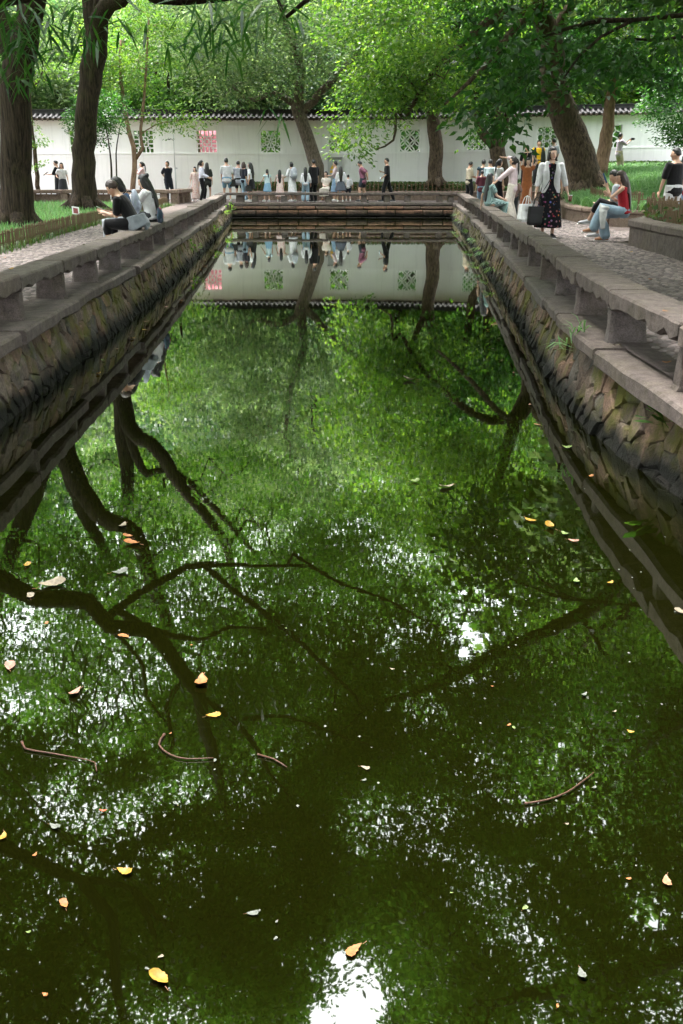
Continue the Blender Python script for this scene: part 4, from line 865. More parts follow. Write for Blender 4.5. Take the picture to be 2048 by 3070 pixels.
for i, (x, y, k, sc) in enumerate(spots):
    if y > 90: row = 'on top of the hill far behind the wall'
    elif y > 78: row = 'on the slope behind the wall'
    elif y > 60: row = 'in the second row behind the wall'
    elif y > 50: row = 'close behind the wall'
    else: row = 'added for shade outside the %s edge' % ('left' if x < 0 else 'right')
    side = 'leftmost' if x < -27 else 'far left' if x < -15 else 'left' if x < -6 else 'near the middle' if x < 6 else 'right' if x < 15 else 'far right' if x < 28 else 'rightmost'
    lab = '%s tree %s, %s' % (desc[k], row, side) if y > 50 else '%s tree %s, %s' % (desc[k], row, ('behind the camera' if y < 0 else 'beside the camera' if y < 5 else 'opposite the near water' if y < 12 else 'opposite the middle water' if y < 25 else 'opposite the far water'))
    gz = hill_z(y)-.1 if y > 50 else .6
    if k not in used:
        used.add(k); o = kinds[k]; o.location = (x, y, gz); o.scale = (sc,)*3; o.rotation_euler = (0, 0, i*1.7); o['label'] = lab
        if y < 50: del o['group']
    else: o = copy_tree(kinds[k], (x, y, gz), i*1.7, sc, lab)
    o['group'] = 'trees beyond the white wall' if y > 50 else 'added shade trees at the sides of the garden'
# bamboo leaning in at the top left, near the camera
bb = tag(empty('bamboo', (-4.9, 9.5, .6)), 'bamboo stems with long narrow leaves hanging into the top left corner', 'bamboo')
def bamboo_leaf(mb, p, d, L, w_):
    d = Vector(d).normalized(); s_ = d.cross(Vector((0, 0, 1)));
    if s_.length < .1: s_ = Vector((1, 0, 0))
    s_.normalize(); s_ = (s_ + Vector((random.uniform(-.6, .6), random.uniform(-.6, .6), random.uniform(-.6, .6)))).normalized()
    m1 = p+d*L*.3; m2 = p+d*L*.65+Vector((0, 0, -.06*L)); e = p+d*L+Vector((0, 0, -.16*L))
    mb.add([p, m1+s_*w_, m2+s_*w_*.8, e, m2-s_*w_*.8, m1-s_*w_], [(0, 1, 5), (1, 2, 4, 5), (2, 3, 4)])
rr = random.Random(8); lv = MB(); culm = MB()
nodes_b = [(px, py, Yv) for px, py, Yv in ((40, 60, 8), (90, 110, 8.2), (140, 60, 8), (60, 170, 8.4), (180, 20, 8), (110, 200, 8.6), (230, 80, 8.2), (150, 140, 8.5), (30, 120, 8.3), (270, 40, 8.2), (210, 150, 8.8), (250, 120, 8.5), (330, 10, 8.4), (390, 60, 8.6), (560, 20, 8.2), (600, 60, 8.2), (640, 20, 8.3), (680, 70, 8.4), (720, 30, 8.3), (580, 110, 8.4), (640, 120, 8.5), (740, 110, 8.5), (770, 20, 8.4), (620, 0, 8.3), (460, 80, 8.6), (540, 150, 8.6), (860, 60, 8.8), (830, 20, 8.8), (700, 150, 8.6), (20, 20, 8), (80, 30, 8.1), (130, 10, 8.1), (820, 345, 8.8), (20, 210, 8.6), (80, 240, 8.7), (170, 90, 8.2), (300, 100, 8.5), (60, 100, 8.3), (120, 80, 8.2), (350, 75, 8.5))]
for px, py, Yv in nodes_b:
    p = atY(px, py, Yv)
    for k in range(8 if px > 500 else 12 if px < 130 else 6):
        q = p + Vector((rr.uniform(-.1, .1), rr.uniform(-.12, .12), rr.uniform(-.05, .08))); a = rr.uniform(0, 2*PI)
        bamboo_leaf(lv, q, (math.cos(a)*.75, math.sin(a)*.6, rr.uniform(-1.1, .05)), rr.uniform(.15, .27), rr.uniform(.010, .015))
for st in (((40, 60, 8), (90, 110, 8.2), (60, 170, 8.4)), ((140, 60, 8), (180, 20, 8), (230, 80, 8.2), (250, 120, 8.5)), ((560, 20, 8.2), (600, 60, 8.2), (640, 120, 8.5)), ((620, 0, 8.3), (680, 70, 8.4), (740, 110, 8.5)), ((770, 20, 8.4), (830, 20, 8.8), (860, 60, 8.8))):
    culm = MB(); culm.tube([atY(*s_)-bb.location for s_ in st], .004, 4); culm.build('twig', plain('bamboo_green', (.10, .14, .04), .4), bb)
lm_ = lv.mesh(); lm_.transform(Matrix.Translation(-bb.location)); link('leaves', lm_, MAT['leaf_dark'], bb)
for k, (x, y) in enumerate(((-5.1, 9.3), (-4.8, 9.9), (-5.3, 9.9))):
    cu = MB(); pts = [(x+4.9, y-9.5, 0), (x+5, y-9.5, 2), (x+5.5, y-9.6, 3.4), (x+6.2+.4*k, y-10.2, 4.3), (x+7+.6*k, y-10.8, 4.6)]; cu.tube([tuple(p) for p in smooth_path(pts, .4)], [.022]*6+[.018]*40, 6) if False else cu.tube(pts, [.025, .022, .018, .012, .006], 6)
    cu.build('culm', plain('bamboo_green', (.10, .14, .04), .4), bb, True)

# ================================================================== people
def fabric(name, col, rough=.85, var=.10):
    return plain('cloth_'+name, col, rough, .15, var+.06, 11, .7, .15)
def pattern_cloth(name, base, spots, scale=26, thr=.62):
    if 'cloth_'+name in MAT: return MAT['cloth_'+name]
    m, t, out = _new('cloth_'+name); v = coords(t, 'Object'); vo = t.nodes.new('ShaderNodeTexVoronoi'); vo.inputs['Scale'].default_value = scale; t.links.new(v, vo.inputs['Vector'])
    c = mixc(t, mapr(t, vo.outputs['Distance'], .28, .36, 1, 0), base, ramp(t, mth(t, 'FRACT', mth(t, 'MULTIPLY', vo.outputs['Color'], 3.7)), spots))
    n = noise(t, v, 6, 3); c = mixc(t, mapr(t, n, thr-.14, thr-.04), c, base) if thr < 1 else c
    bsdf(t, out, c, .85, .15, n, .2, .01); MAT['cloth_'+name] = m; return m
def stripes(name, a, b_, scale, axis=(1, 0, 0)):
    if 'cloth_'+name in MAT: return MAT['cloth_'+name]
    m, t, out = _new('cloth_'+name); v = coords(t, 'Object'); wv = t.nodes.new('ShaderNodeTexWave'); wv.inputs['Scale'].default_value = scale; wv.bands_direction = 'X' if axis[0] else 'Z'; wv.inputs['Distortion'].default_value = .6
    t.links.new(v, wv.inputs['Vector']); bsdf(t, out, ramp(t, wv.outputs['Fac'], [(.35, a), (.65, b_)]), .85, .15, wv.outputs['Fac'], .4, .01); MAT['cloth_'+name] = m; return m
def skin_mat(name, col):
    m, t, out = _new(name); n = noise(t, coords(t, 'Object'), 9, 3); b = bsdf(t, out, mixc(t, n, col, tuple(k*.86 for k in col)), .55, .35); b.inputs['Subsurface Weight'].default_value = .08; b.inputs['Subsurface Radius'].default_value = (.02, .008, .004); MAT[name] = m
skin_mat('skin', (.50, .31, .22)); skin_mat('skin_pale', (.58, .38, .29)); skin_mat('skin_tan', (.40, .235, .155))
for nm, c_ in (('hair', (.0032, .0026, .0026)), ('hair_brown', (.018, .009, .006)), ('hair_dark', (.006, .004, .0035))):
    m, t, out = _new(nm); n = noise(t, coords(t, 'Object', (60, 60, 6)), 2, 3); bsdf(t, out, mixc(t, n, c_, tuple(k*2.2 for k in c_)), .42, .45, n, .4, .01); MAT[nm] = m
plain('eye_dark', (.012, .009, .008), .2, .5, 0); plain('lip', (.36, .12, .10), .5, .3, .05); plain('sole', (.55, .54, .52), .7); plain('black_leather', (.0045, .0045, .005), .5, .4, .2); plain('glass_dark', (.01, .01, .012), .1, .6, 0)
def ik(p, q, l1, l2, pole):
    p, q, pole = Vector(p), Vector(q), Vector(pole); d = q-p; L = min(d.length, (l1+l2)*.999); d.normalize(); q = p+d*L
    a = (l1*l1-l2*l2+L*L)/(2*L); h = math.sqrt(max(0, l1*l1-a*a)); n = pole - d*pole.dot(d)
    n = n.normalized() if n.length > 1e-4 else Vector((0, 1, 0)); return p+d*a+n*h, q
FACE = {'F': PI, 'B': 0, 'L': PI/2, 'R': -PI/2}
def remesh(o, vox, it=2):
    m = o.modifiers.new('remesh', 'REMESH'); m.mode = 'VOXEL'; m.voxel_size = vox; m.use_smooth_shade = True
    s = o.modifiers.new('smooth', 'SMOOTH'); s.factor = .5; s.iterations = it; return o
def person(label, loc, face, h=1.68, sex='f', pose='stand', seat=.4, lean=0, head=(0, 0), skin='skin', hair='hair', hairstyle='short', top=None, sleeve=.5, bottom=None, btype='trousers', blen=1.0, flare=0., shoe=None, hands=None, feet=None, vox=.017, fat=1.0, untuck=.0, group=None, dress=None, collar=None, bun=False, openfront=None, hip_dy=0):
    """builds one figure facing local +Y; returns the root and world joint positions"""
    k = h/1.70; ang = FACE[face] if isinstance(face, str) else R(face); root = tag(empty('person', loc, ang), label, 'person', group)
    f = fat; sw = (.185 if sex == 'm' else .165)*k*(.6+.4*f)
    if pose == 'sit': pel = Vector((0, hip_dy, seat+.10*k))
    else: pel = Vector((0, 0, .93*k))
    # spine leans forward from the pelvis
    up = Vector((0, math.sin(R(lean)), math.cos(R(lean)))); fw = Vector((0, math.cos(R(lean)), -math.sin(R(lean)))); X = Vector((1, 0, 0))
    waist = pel+up*.14*k; chest = pel+up*.34*k+fw*.01; neck = pel+up*.50*k; 
    if lean > 20: neck = neck + Vector((0, .02, -.01))
    pr_ = random.Random(label); hy, hp = R(head[0]+pr_.uniform(-14, 14)), R(head[1]+pr_.uniform(-3, 8))
    HM = Matrix.Rotation(hy, 3, 'Z') @ Matrix.Rotation(-hp - R(lean)*.35, 3, 'X'); hc = neck + up*.030*k + HM @ Vector((0, .02*k, .105*k))
    S = {s: neck - up*.065*k + X*s*sw for s in (-1, 1)}; Hp = {s: pel - Vector((0, 0, .02)) + X*s*.09*k for s in (-1, 1)}
    ua, fa, th, sh = .285*k, .25*k, .43*k, .42*k
    ft = feet or ({-1: (-.10*k, .02, 0), 1: (.10*k, .02, 0)} if pose == 'stand' else {-1: (-.10*k, .40*k+hip_dy, 0), 1: (.10*k, .42*k+hip_dy, 0)})
    if not feet and pose == 'stand': ft = {s: (s*(.10+pr_.uniform(-.02, .05))*k, .02+pr_.uniform(-.10, .12), 0) for s in (-1, 1)}
    hd = {s: (s*(sw+pr_.uniform(.03, .10)), pr_.uniform(-.03, .14), (.80+pr_.uniform(-.01, .07))*k) for s in (-1, 1)}
    if pose == 'sit': hd = {-1: (-.12, .32+hip_dy, seat+.2), 1: (.12, .32+hip_dy, seat+.2)}
    hd.update(hands or {})
    EL, WR, KN, AN = {}, {}, {}, {}
    for s in (-1, 1):
        EL[s], WR[s] = ik(S[s], hd[s], ua, fa, (s*.35, -1, -.35)); KN[s], AN[s] = ik(Hp[s], Vector(ft[s])+Vector((0, -.03, .085*k)), th, sh, (s*.12, 1, .25))
    J = {'head': hc, 'neck': neck, 'wrist': WR, 'shoulder': S, 'pelvis': pel, 'chest': chest, 'hand': {}}
    mw = (1.0 if sex == 'm' else .9)*k*f
    b = MB()
    tw = [(.150*mw, .098*mw), (.158*mw, .105*mw), (.130*mw, .088*mw), (.150*mw, .102*mw), (.155*mw, .092*mw), (.075*k, .062*k)]
    tp = [pel-up*.07*k, pel+up*.01, waist+up*.02*k, chest, S[1]*.5+S[-1]*.5+up*.005*k, neck+up*.01]
    b.loft(tp, tw, X, 16); b.loft([neck-up*.04*k, neck+up*.03*k, hc-HM @ Vector((0, .01, .06*k))], [(.058*k, .058*k), (.052*k, .054*k), (.05*k, .052*k)], X, 12)
    def headfn(p):
        z = p.z; j = 1 - .30*max(0, -z)**1.3; return Vector((j, (1-.10*max(0, -z)) if p.y > 0 else (1-.28*max(0, -z)), 1))
    b.ball(hc, (.077*k, .098*k, .118*k), HM, 18, 14, headfn)
    b.loft([hc+HM @ Vector((0, .088*k, .012*k)), hc+HM @ Vector((0, .104*k, -.018*k)), hc+HM @ Vector((0, .098*k, -.033*k))], [(.008*k, .009*k), (.013*k, .013*k), (.016*k, .01*k)], HM @ X, 8)
    for s in (-1, 1): b.ball(hc+HM @ Vector((s*.077*k, -.008, -.008)), (.012*k, .022*k, .032*k), HM, 8, 6)
    b.ball(hc+HM @ Vector((0, .07*k, -.085*k)), (.026*k, .022*k, .022*k), HM, 8, 6)
    for s in (-1, 1):
        d1, d2 = (EL[s]-S[s]), (WR[s]-EL[s])
        b.loft([S[s], S[s]+d1*.3, EL[s], EL[s]+d2*.35, WR[s]], [(.046*mw, .05*mw), (.044*mw, .047*mw), (.036*mw, .037*mw), (.037*mw, .038*mw), (.026*k, .022*k)], fw, 10)
        # palm, four unequal curled fingers and a thumb off the side
        D = d2.normalized(); sidev = (Vector((0, 1, 0))-D*D.y); sidev = sidev.normalized() if sidev.length > .2 else Vector((0, 0, 1)); pn = D.cross(sidev)*s
        J['hand'][s] = WR[s]+D*.075*k
        b.loft([WR[s]-D*.01, WR[s]+D*.035*k, WR[s]+D*.085*k], [(.024*k, .018*k), (.036*k, .016*k), (.037*k, .014*k)], sidev, 8)
        for q, ln_ in enumerate((.070, .078, .072, .056)):
            o_ = WR[s]+D*.085*k+sidev*(.026-.0175*q)*k; e1 = o_+D*ln_*.55*k-pn*.012*k; e2 = e1+(D*.5-pn*.55)*ln_*.5*k
            b.tube([o_-D*.01, e1, e2], [.0098*k, .0092*k, .0075*k] if vox < .012 else [.0125*k, .0115*k, .010*k], 6)
        o_ = WR[s]+D*.03*k+sidev*.028*k; b.tube([o_, o_+(D*.6+sidev*.7)*.035*k, o_+(D*.95+sidev*.6)*.062*k], [.012*k, .0112*k, .009*k], 6)
        d1, d2 = KN[s]-Hp[s], AN[s]-KN[s]
        b.loft([Hp[s], Hp[s]+d1*.35, KN[s], KN[s]+d2*.3, KN[s]+d2*.75, AN[s]], [(.082*mw, .085*mw), (.076*mw, .08*mw), (.052*mw, .056*mw), (.050*mw, .056*mw), (.036*k, .038*k), (.033*k, .036*k)], X, 12)
        toe = Vector((ft[s][0]+s*.02, ft[s][1]+.15*k, ft[s][2]+.03)); heel = Vector((ft[s][0], ft[s][1]-.07*k, ft[s][2]+.04))
        b.loft([heel, AN[s]*.5+Vector(ft[s])*.5+Vector((0, .02, .01)), toe], [(.028*k, .035*k), (.036*k, .036*k), (.034*k, .02*k)], X, 10)
    body = remesh(b.build('body', MAT[skin], root), vox)
    # eyes, brows and mouth
    for s in (-1, 1):
        e = MB(); e.ball(hc+HM @ Vector((s*.031*k, .0855*k, .008*k)), (.0125*k, .006*k, .0058*k), HM, 8, 5); e.build('eye', MAT['eye_dark'], root, True)
        if vox < .012:
            e = MB(); e.ball(hc+HM @ Vector((s*.032*k, .088*k, .027*k)), (.017*k, .006*k, .003*k), HM, 8, 5); e.build('eyebrow', MAT['hair_dark'], root, True)
    e = MB(); e.ball(hc+HM @ Vector((0, .0905*k, -.058*k)), (.021*k, .007*k, .006*k), HM, 8, 5); e.build('mouth', MAT['lip'], root, True)
    # hair
    hb = MB()
    def hfn(p):
        front = p.y > .30 and p.z < .45; low = p.z < -.35; q = .86 if front else (.80 if low and hairstyle == 'short' else 1.0); return Vector((q, q, q))*(1+.03*math.sin(p.x*19+p.z*11))
    vol = 1.13 if hairstyle != 'short' or sex == 'f' else 1.10
    hb.ball(hc+HM @ Vector((0, -.008*k, .012*k)), (.080*k*vol, .098*k*vol, .116*k*vol), HM, 18, 14, hfn)
    if hairstyle in ('long', 'longfront'):
        L = .48*k; bk = -fw
        hb.loft([hc+HM @ Vector((0, -.05*k, .03*k)), hc+HM @ Vector((0, -.085*k, -.06*k)), neck+bk*.085*k-up*.02*k, neck+bk*.125*mw-up*.2*k, neck+bk*.125*mw-up*L*.85, neck+bk*.12*mw-up*L], [(.075*k, .06*k), (.088*k, .05*k), (.095*k, .045*k), (.095*k, .032*k), (.07*k, .025*k), (.03*k, .015*k)], X, 14)
        for s in (-1, 1): hb.loft([hc+HM @ Vector((s*.07*k, 0, .03*k)), hc+HM @ Vector((s*.083*k, -.01*k, -.07*k)), neck+X*s*.08*k+bk*.02*k, neck+X*s*.09*k+bk*.09*mw-up*.17*k], [(.02*k, .045*k), (.018*k, .05*k), (.025*k, .045*k), (.02*k, .03*k)], X, 8)
    elif hairstyle == 'bob':
        for s in (-1, 1): hb.loft([hc+HM @ Vector((s*.07*k, -.01, .03*k)), hc+HM @ Vector((s*.082*k, -.012*k, -.08*k)), hc+HM @ Vector((s*.075*k, -.02*k, -.14*k))], [(.022*k, .06*k), (.022*k, .062*k), (.015*k, .05*k)], X, 8)
        hb.loft([hc+HM @ Vector((0, -.06*k, .02*k)), hc+HM @ Vector((0, -.08*k, -.07*k)), hc+HM @ Vector((0, -.07*k, -.14*k))], [(.08*k, .05*k), (.08*k, .04*k), (.07*k, .03*k)], X, 10)
    elif hairstyle == 'pony':
        hb.ball(hc+HM @ Vector((0, -.115*k, .03*k)), .03*k); hb.loft([hc+HM @ Vector((0, -.12*k, .03*k)), hc+HM @ Vector((0, -.15*k, -.05*k)), neck-fw*.14*k-up*.05*k, neck-fw*.15*k-up*.22*k], [(.028*k, .028*k), (.036*k, .032*k), (.034*k, .03*k), (.012*k, .012*k)], X, 10)
    if bun or hairstyle == 'bun': hb.ball(hc+HM @ Vector((0, -.10*k, .085*k if bun else .05*k)), (.05*k, .047*k, .045*k))
    remesh(hb.build('hair', MAT[hair], root), min(vox, .014))
    # clothes: a garment follows the body a finger's breadth outside it
    g = .016 if vox < .012 else .02
    if top or dress:
        c = MB(); hem = pel-up*(.06+untuck)*k if not dress else pel-up*.02
        if pose == 'sit' and not dress: hem = pel-up*.03*k
        c.loft([hem, pel+up*.02, waist+up*.02*k, chest, S[1]*.5+S[-1]*.5+up*.008*k, neck-up*.02*k], [(.163*mw+g+.012, .108*mw+g+.012), (.162*mw+g, .108*mw+g), (.140*mw+g*1.4, .095*mw+g*1.4), (.152*mw+g, .106*mw+g), (.155*mw+g*.7, .094*mw+g), (.068*k, .062*k)], X, 16)
        for s in (-1, 1):
            if sleeve <= 0: continue
            d1, d2 = EL[s]-S[s], WR[s]-EL[s]; pts = [S[s]-X*s*.03]; rd = [(.06*mw+g, .064*mw+g)]
            a = min(1, sleeve/.5); pts += [S[s]+d1*a*.5, S[s]+d1*a]; rd += [(.052*mw+g, .055*mw+g), (.044*mw+g*1.3, .047*mw+g*1.3)]
            if sleeve > .5: a2 = (sleeve-.5)/.5; pts += [EL[s]+d2*a2]; rd += [(.032*mw+g*1.2, .032*mw+g*1.2)]
            c.loft(pts, rd, fw, 12)
        if not dress: remesh(c.build('top', top, root), vox, 3)
    if btype in ('skirt',) or dress:
        c2 = c if dress else MB(); km = (KN[1]+KN[-1])*.5; am = (AN[1]+AN[-1])*.5; hw = abs(KN[1].x-KN[-1].x)/2; ll = blen
        if pose == 'sit':
            pts = [pel+up*.02, pel+(km-pel)*.35, km+(km-pel).normalized()*.03]; rd = [(.165*mw+g, .13*mw+g), (.18*mw+g, .12*mw+g), (hw+.09*mw+g, .085*mw+g)]
            if ll > .55: e = km+(am-km)*min(1, (ll-.5)/.5); pts += [e]; rd += [(hw+.09*mw+g+flare, .09+flare*.5)]
        else:
            bot = Vector((0, (AN[1].y+AN[-1].y)*.5, 0)); z1 = pel.z*(1-ll)+.02; e = Vector((0, bot.y*.8, z1)); hwf = abs(ft[1][1]-ft[-1][1])*.4*ll
            pts = [pel+up*.10*k, pel-up*.03*k, pel.lerp(e, .5), e]; rd = [(.142*mw+g, .1*mw+g), (.175*mw+g, .125*mw+g), (.185*mw+g+flare*.5, .14*mw+g+flare*.5+hwf*.5), (.2*mw+g+flare, .15*mw+g+flare+hwf)]
        c2.loft(pts, rd, X, 18, round_ends=False)
        o = c2.build('dress' if dress else 'skirt', dress or bottom, root); remesh(o, vox, 2)
    elif bottom:
        c = MB(); c.loft([pel+up*.09*k, pel+up*.01, pel-up*.06*k], [(.145*mw+g, .1*mw+g), (.163*mw+g, .112*mw+g), (.15*mw+g, .11*mw+g)], X, 16)
        for s in (-1, 1):
            d1, d2 = KN[s]-Hp[s], AN[s]-KN[s]; pts = [Hp[s]+Vector((0, 0, .03)), Hp[s]+d1*.35]; rd = [(.088*mw+g, .095*mw+g), (.082*mw+g, .086*mw+g)]
            a = min(1, blen/.5); pts.append(Hp[s]+d1*a); rd.append((.060*mw+g+flare*.5, .064*mw+g+flare*.5))
            if blen > .5: a2 = (blen-.5)/.5; pts += [KN[s]+d2*a2*.5, KN[s]+d2*a2]; rd += [(.055*mw+g+flare*.8, .06*mw+g+flare*.8), (.046*mw+g+flare, .05*mw+g+flare)]
            c.loft(pts, rd, X, 12)
        remesh(c.build('trousers' if blen > .55 else 'shorts', bottom, root), vox, 2)
    for s in (-1, 1):
        if shoe is None: break
        c = MB(); o_ = Vector(ft[s]); c.loft([o_+Vector((0, -.075*k, .045)), o_+Vector((0, 0, .055)), o_+Vector((s*.01, .09*k, .042)), o_+Vector((s*.016, .165*k, .034))], [(.036*k, .045), (.042*k, .052), (.046*k, .04), (.034*k, .026)], X, 10)
        so = remesh(c.build('shoe', shoe, root), .013, 2)
        sl_ = MB(); sl_.loft([o_+Vector((0, -.09*k, .012)), o_+Vector((s*.005, .03, .012)), o_+Vector((s*.016, .185*k, .012))], [(.034*k, .012), (.045*k, .012), (.034*k, .012)], X, 10); sl_.build('sole', MAT['sole'], so)
    M = Matrix.Translation(Vector(loc)) @ Matrix.Rotation(ang, 4, 'Z'); W = lambda v: M @ Vector(v)
    return root, {'hand': {s: W(J['hand'][s]) for s in (-1, 1)}, 'shoulder': {s: W(S[s]) for s in (-1, 1)}, 'pelvis': W(pel), 'chest': W(chest), 'neck': W(neck), 'head': W(hc), 'M': M, 'fw': (M.to_3x3() @ fw)}
# ---- carried things
def thing(name, label, cat, loc, rz=0): return tag(empty(name, loc, rz), label, cat)
def tote(label, hand, w_, hh, d, mat, rz=0, drop=.22, name='tote_bag'):
    o = thing(name, label, 'bag', (hand.x, hand.y, hand.z-drop-hh), rz); mb = MB(); vs = []
    for z, s in ((0, .96), (hh*.15, 1.04), (hh*.6, 1.0), (hh, .94)):
        for x, y in ((-.5, -.36), (-.38, -.5), (.38, -.5), (.5, -.36), (.5, .36), (.38, .5), (-.38, .5), (-.5, .36)): vs.append((x*w_*s, y*d*s*(1.1 if z < hh*.5 else .75), z))
    mb.add(vs, [[i*8+k, i*8+(k+1) % 8, i*8+8+(k+1) % 8, i*8+8+k] for i in range(3) for k in range(8)] + [list(range(8))[::-1], [24+k for k in range(8)]]); mb.build('body', mat, o)
    for s in (-1, 1): st = MB(); st.tube([(-w_*.25, s*d*.3, hh-.02), (-w_*.12, s*d*.15, hh+drop*.8), (0, 0, hh+drop), (w_*.12, s*d*.15, hh+drop*.8), (w_*.25, s*d*.3, hh-.02)], .007, 6); st.build('handle', mat, o, True)
    return o
def slab_thing(name, label, cat, p, d, mat, rot, screen=True):
    o = tag(empty(name, p), label, cat); o.rotation_euler = rot; bm = bmesh.new(); bmesh.ops.create_cube(bm, size=1)
    for v_ in bm.verts: v_.co = Vector((v_.co.x*d[0], v_.co.y*d[1], v_.co.z*d[2]))
    bmesh.ops.bevel(bm, geom=bm.edges[:], offset=min(d)*.35, segments=2, affect='EDGES'); me = bpy.data.meshes.new('m'); bm.to_mesh(me); bm.free(); link('case', me, mat, o)
    if screen: mb = MB(); mb.box((0, 0, d[2]/2+.001), (d[0]*.9, d[1]*.92, .002)); mb.build('screen', MAT['glass_dark'], o)
    return o
def backpack(label, J, mat, side=0):
    fw = J['fw']; p = J['chest'] - fw*.19 + Vector((0, 0, -.03)); o = tag(empty('backpack', p, math.atan2(fw.y, fw.x)-PI/2), label, 'backpack')
    mb = MB(); mb.loft([(0, 0, -.24), (0, -.01, -.1), (0, 0, .08), (0, .02, .2)], [(.13, .075), (.15, .09), (.14, .08), (.09, .05)], (1, 0, 0), 14); mb.build('body', mat, o, True)
    mb = MB(); mb.loft([(0, -.08, -.2), (0, -.095, -.1), (0, -.085, -.02)], [(.1, .03), (.11, .04), (.09, .02)], (1, 0, 0), 12); mb.build('pocket', mat, o, True)
    for s in (-1, 1): st = MB(); st.tube([(s*.09, .04, .17), (s*.12, .16, .2), (s*.13, .27, .1), (s*.13, .2, -.1), (s*.1, .06, -.2)], .013, 6); st.build('strap', MAT['black_leather'], o, True)
    return o
black = fabric('black', (.0042, .0042, .005)); navy = fabric('navy', (.008, .010, .017)); white = fabric('white', (.52, .52, .53)); cream = fabric('cream', (.60, .54, .47)); pink = fabric('pink', (.62, .44, .45)); lav = fabric('lavender', (.52, .52, .60))
grey = fabric('grey', (.30, .32, .35)); blue = fabric('blue_short', (.16, .28, .38)); jean = fabric('jean', (.15, .23, .31)); ljean = fabric('light_jean', (.24, .33, .40)); purple = fabric('purple', (.22, .085, .13)); beige = fabric('beige', (.50, .44, .37)); teal = fabric('teal_tee', (.40, .50, .52)); maroon = fabric('maroon', (.085, .022, .035)); rust = fabric('rust', (.26, .085, .03)); yellow = fabric('yellow', (.70, .42, .02)); red = fabric('red', (.28, .012, .02)); darkgrey = fabric('dark_grey', (.03, .032, .036)); denim_blue = fabric('denim_blue', (.04, .09, .19)); lilac = fabric('lilac', (.50, .42, .52)); tan = fabric('tan', (.42, .36, .27))
floral = pattern_cloth('floral', (.004, .004, .006), [(.0, (.45, .14, .02)), (.35, (.05, .10, .28)), (.6, (.25, .02, .05)), (.9, (.06, .14, .08))], 15, .72)
tealdress = stripes('teal_dress', (.07, .14, .14), (.30, .40, .38), 22); pleat = stripes('pleat', (.02, .025, .035), (.09, .10, .12), 14); pinkdress = pattern_cloth('pink_dress', (.60, .48, .45), [(0, (.5, .2, .2)), (.9, (.6, .4, .35))], 14, .9); camo = pattern_cloth('camo', (.03, .035, .03), [(0, (.10, .10, .08)), (.9, (.02, .02, .02))], 9, 2)
wsh, bsh, tansh = MAT['sole'], MAT['black_leather'], plain('tan_leather', (.25, .12, .06), .6)
def at(px, Y, z=None): return (atY(px, 590, Y).x, Y, GZ+.002 if z is None else z)
PL = []
# the crowd on the far walk, left to right
_, J = person('person in black tee reading a tablet, before the wall behind the left trunks', at(178, 46.2), 'L', 1.72, 'm', hands={-1: (-.12, .38, 1.12), 1: (.12, .38, 1.12)}, head=(0, 12), top=black, bottom=darkgrey, shoe=bsh)
slab_thing('tablet', 'dark tablet held by the person behind the left trunks', 'tablet', (J['hand'][1]+J['hand'][-1])*.5+Vector((-.06, 0, .03)), (.24, .17, .012), MAT['black_leather'], (0, R(-35), 0))
person('woman in white top and dark denim skirt beside the tablet reader', at(192, 45.9), 200, 1.62, 'f', hairstyle='long', top=white, sleeve=.3, bottom=darkgrey, btype='skirt', blen=.75, flare=.06, shoe=wsh, hands={1: (.22, .2, 1.0)})
_, J = person('person in pink half hidden behind the slender stem, raising a phone', at(432, 46.6), 'L', 1.66, 'f', hairstyle='pony', top=pink, sleeve=.4, bottom=black, shoe=bsh, hands={1: (.1, .32, 1.38), -1: (-.08, .3, 1.3)}, skin='skin_pale')
slab_thing('phone', 'phone raised by the person in pink behind the slender stem', 'phone', J['hand'][1]+Vector((-.02, 0, .05)), (.012, .075, .15), MAT['black_leather'], (0, 0, 0), False)
person('woman with hair bun in navy polo and trousers, hands behind her back', at(507, 46.0), -150, 1.68, 'f', hairstyle='bun', head=(-60, 0), top=navy, sleeve=.45, bottom=navy, shoe=bsh, fat=1.12, untuck=.1, hands={-1: (-.06, -.16, .95), 1: (.06, -.16, .95)})
_, J = person('girl in long pale pink dress with a red and white bag', at(588, 46.2), 'F', 1.45, 'f', hairstyle='long', dress=pinkdress, blen=.9, flare=.02, sleeve=.5, skin='skin_pale', shoe=wsh)
tote('red and white patterned bag carried by the girl in pink', J['hand'][1], .26, .24, .08, pattern_cloth('bag_red', (.6, .55, .53), [(0, (.5, .03, .05)), (.9, (.55, .1, .1))], 9, 2), .3, .12)
person('woman in lavender shirt and black trousers with a ponytail, turned right', at(607, 45.2), 'R', 1.70, 'f', hairstyle='pony', top=lav, sleeve=.9, bottom=black, shoe=wsh, hands={1: (.2, .3, 1.0), -1: (-.2, .3, 1.0)})
person('woman in black top and shorts with long dark hair, seen from behind', at(624, 45.8), 'B', 1.62, 'f', hairstyle='long', top=camo, sleeve=.45, bottom=black, btype='shorts', blen=.3, shoe=bsh, untuck=.1)
_, J = person('man in white tee and blue shorts with a black shoulder bag', at(682, 45.9), 'B', 1.80, 'm', top=white, sleeve=.45, bottom=blue, blen=.42, shoe=wsh, untuck=.08, fat=1.05)
tote('black shoulder bag on the man in blue shorts', J['hand'][1]+Vector((-.04, -.06, .22)), .26, .3, .1, MAT['black_leather'], 0, .12)
person('man in grey tee and dark shorts, back to the pond', at(717, 46.2), 'B', 1.70, 'm', head=(-30, 0), top=grey, sleeve=.45, bottom=black, blen=.4, shoe=wsh, untuck=.12)
person('person with brown hair in navy tee and light jeans', at(733, 45.6), -40, 1.64, 'f', hairstyle='bob', hair='hair_brown', top=navy, sleeve=.45, bottom=ljean, shoe=wsh)
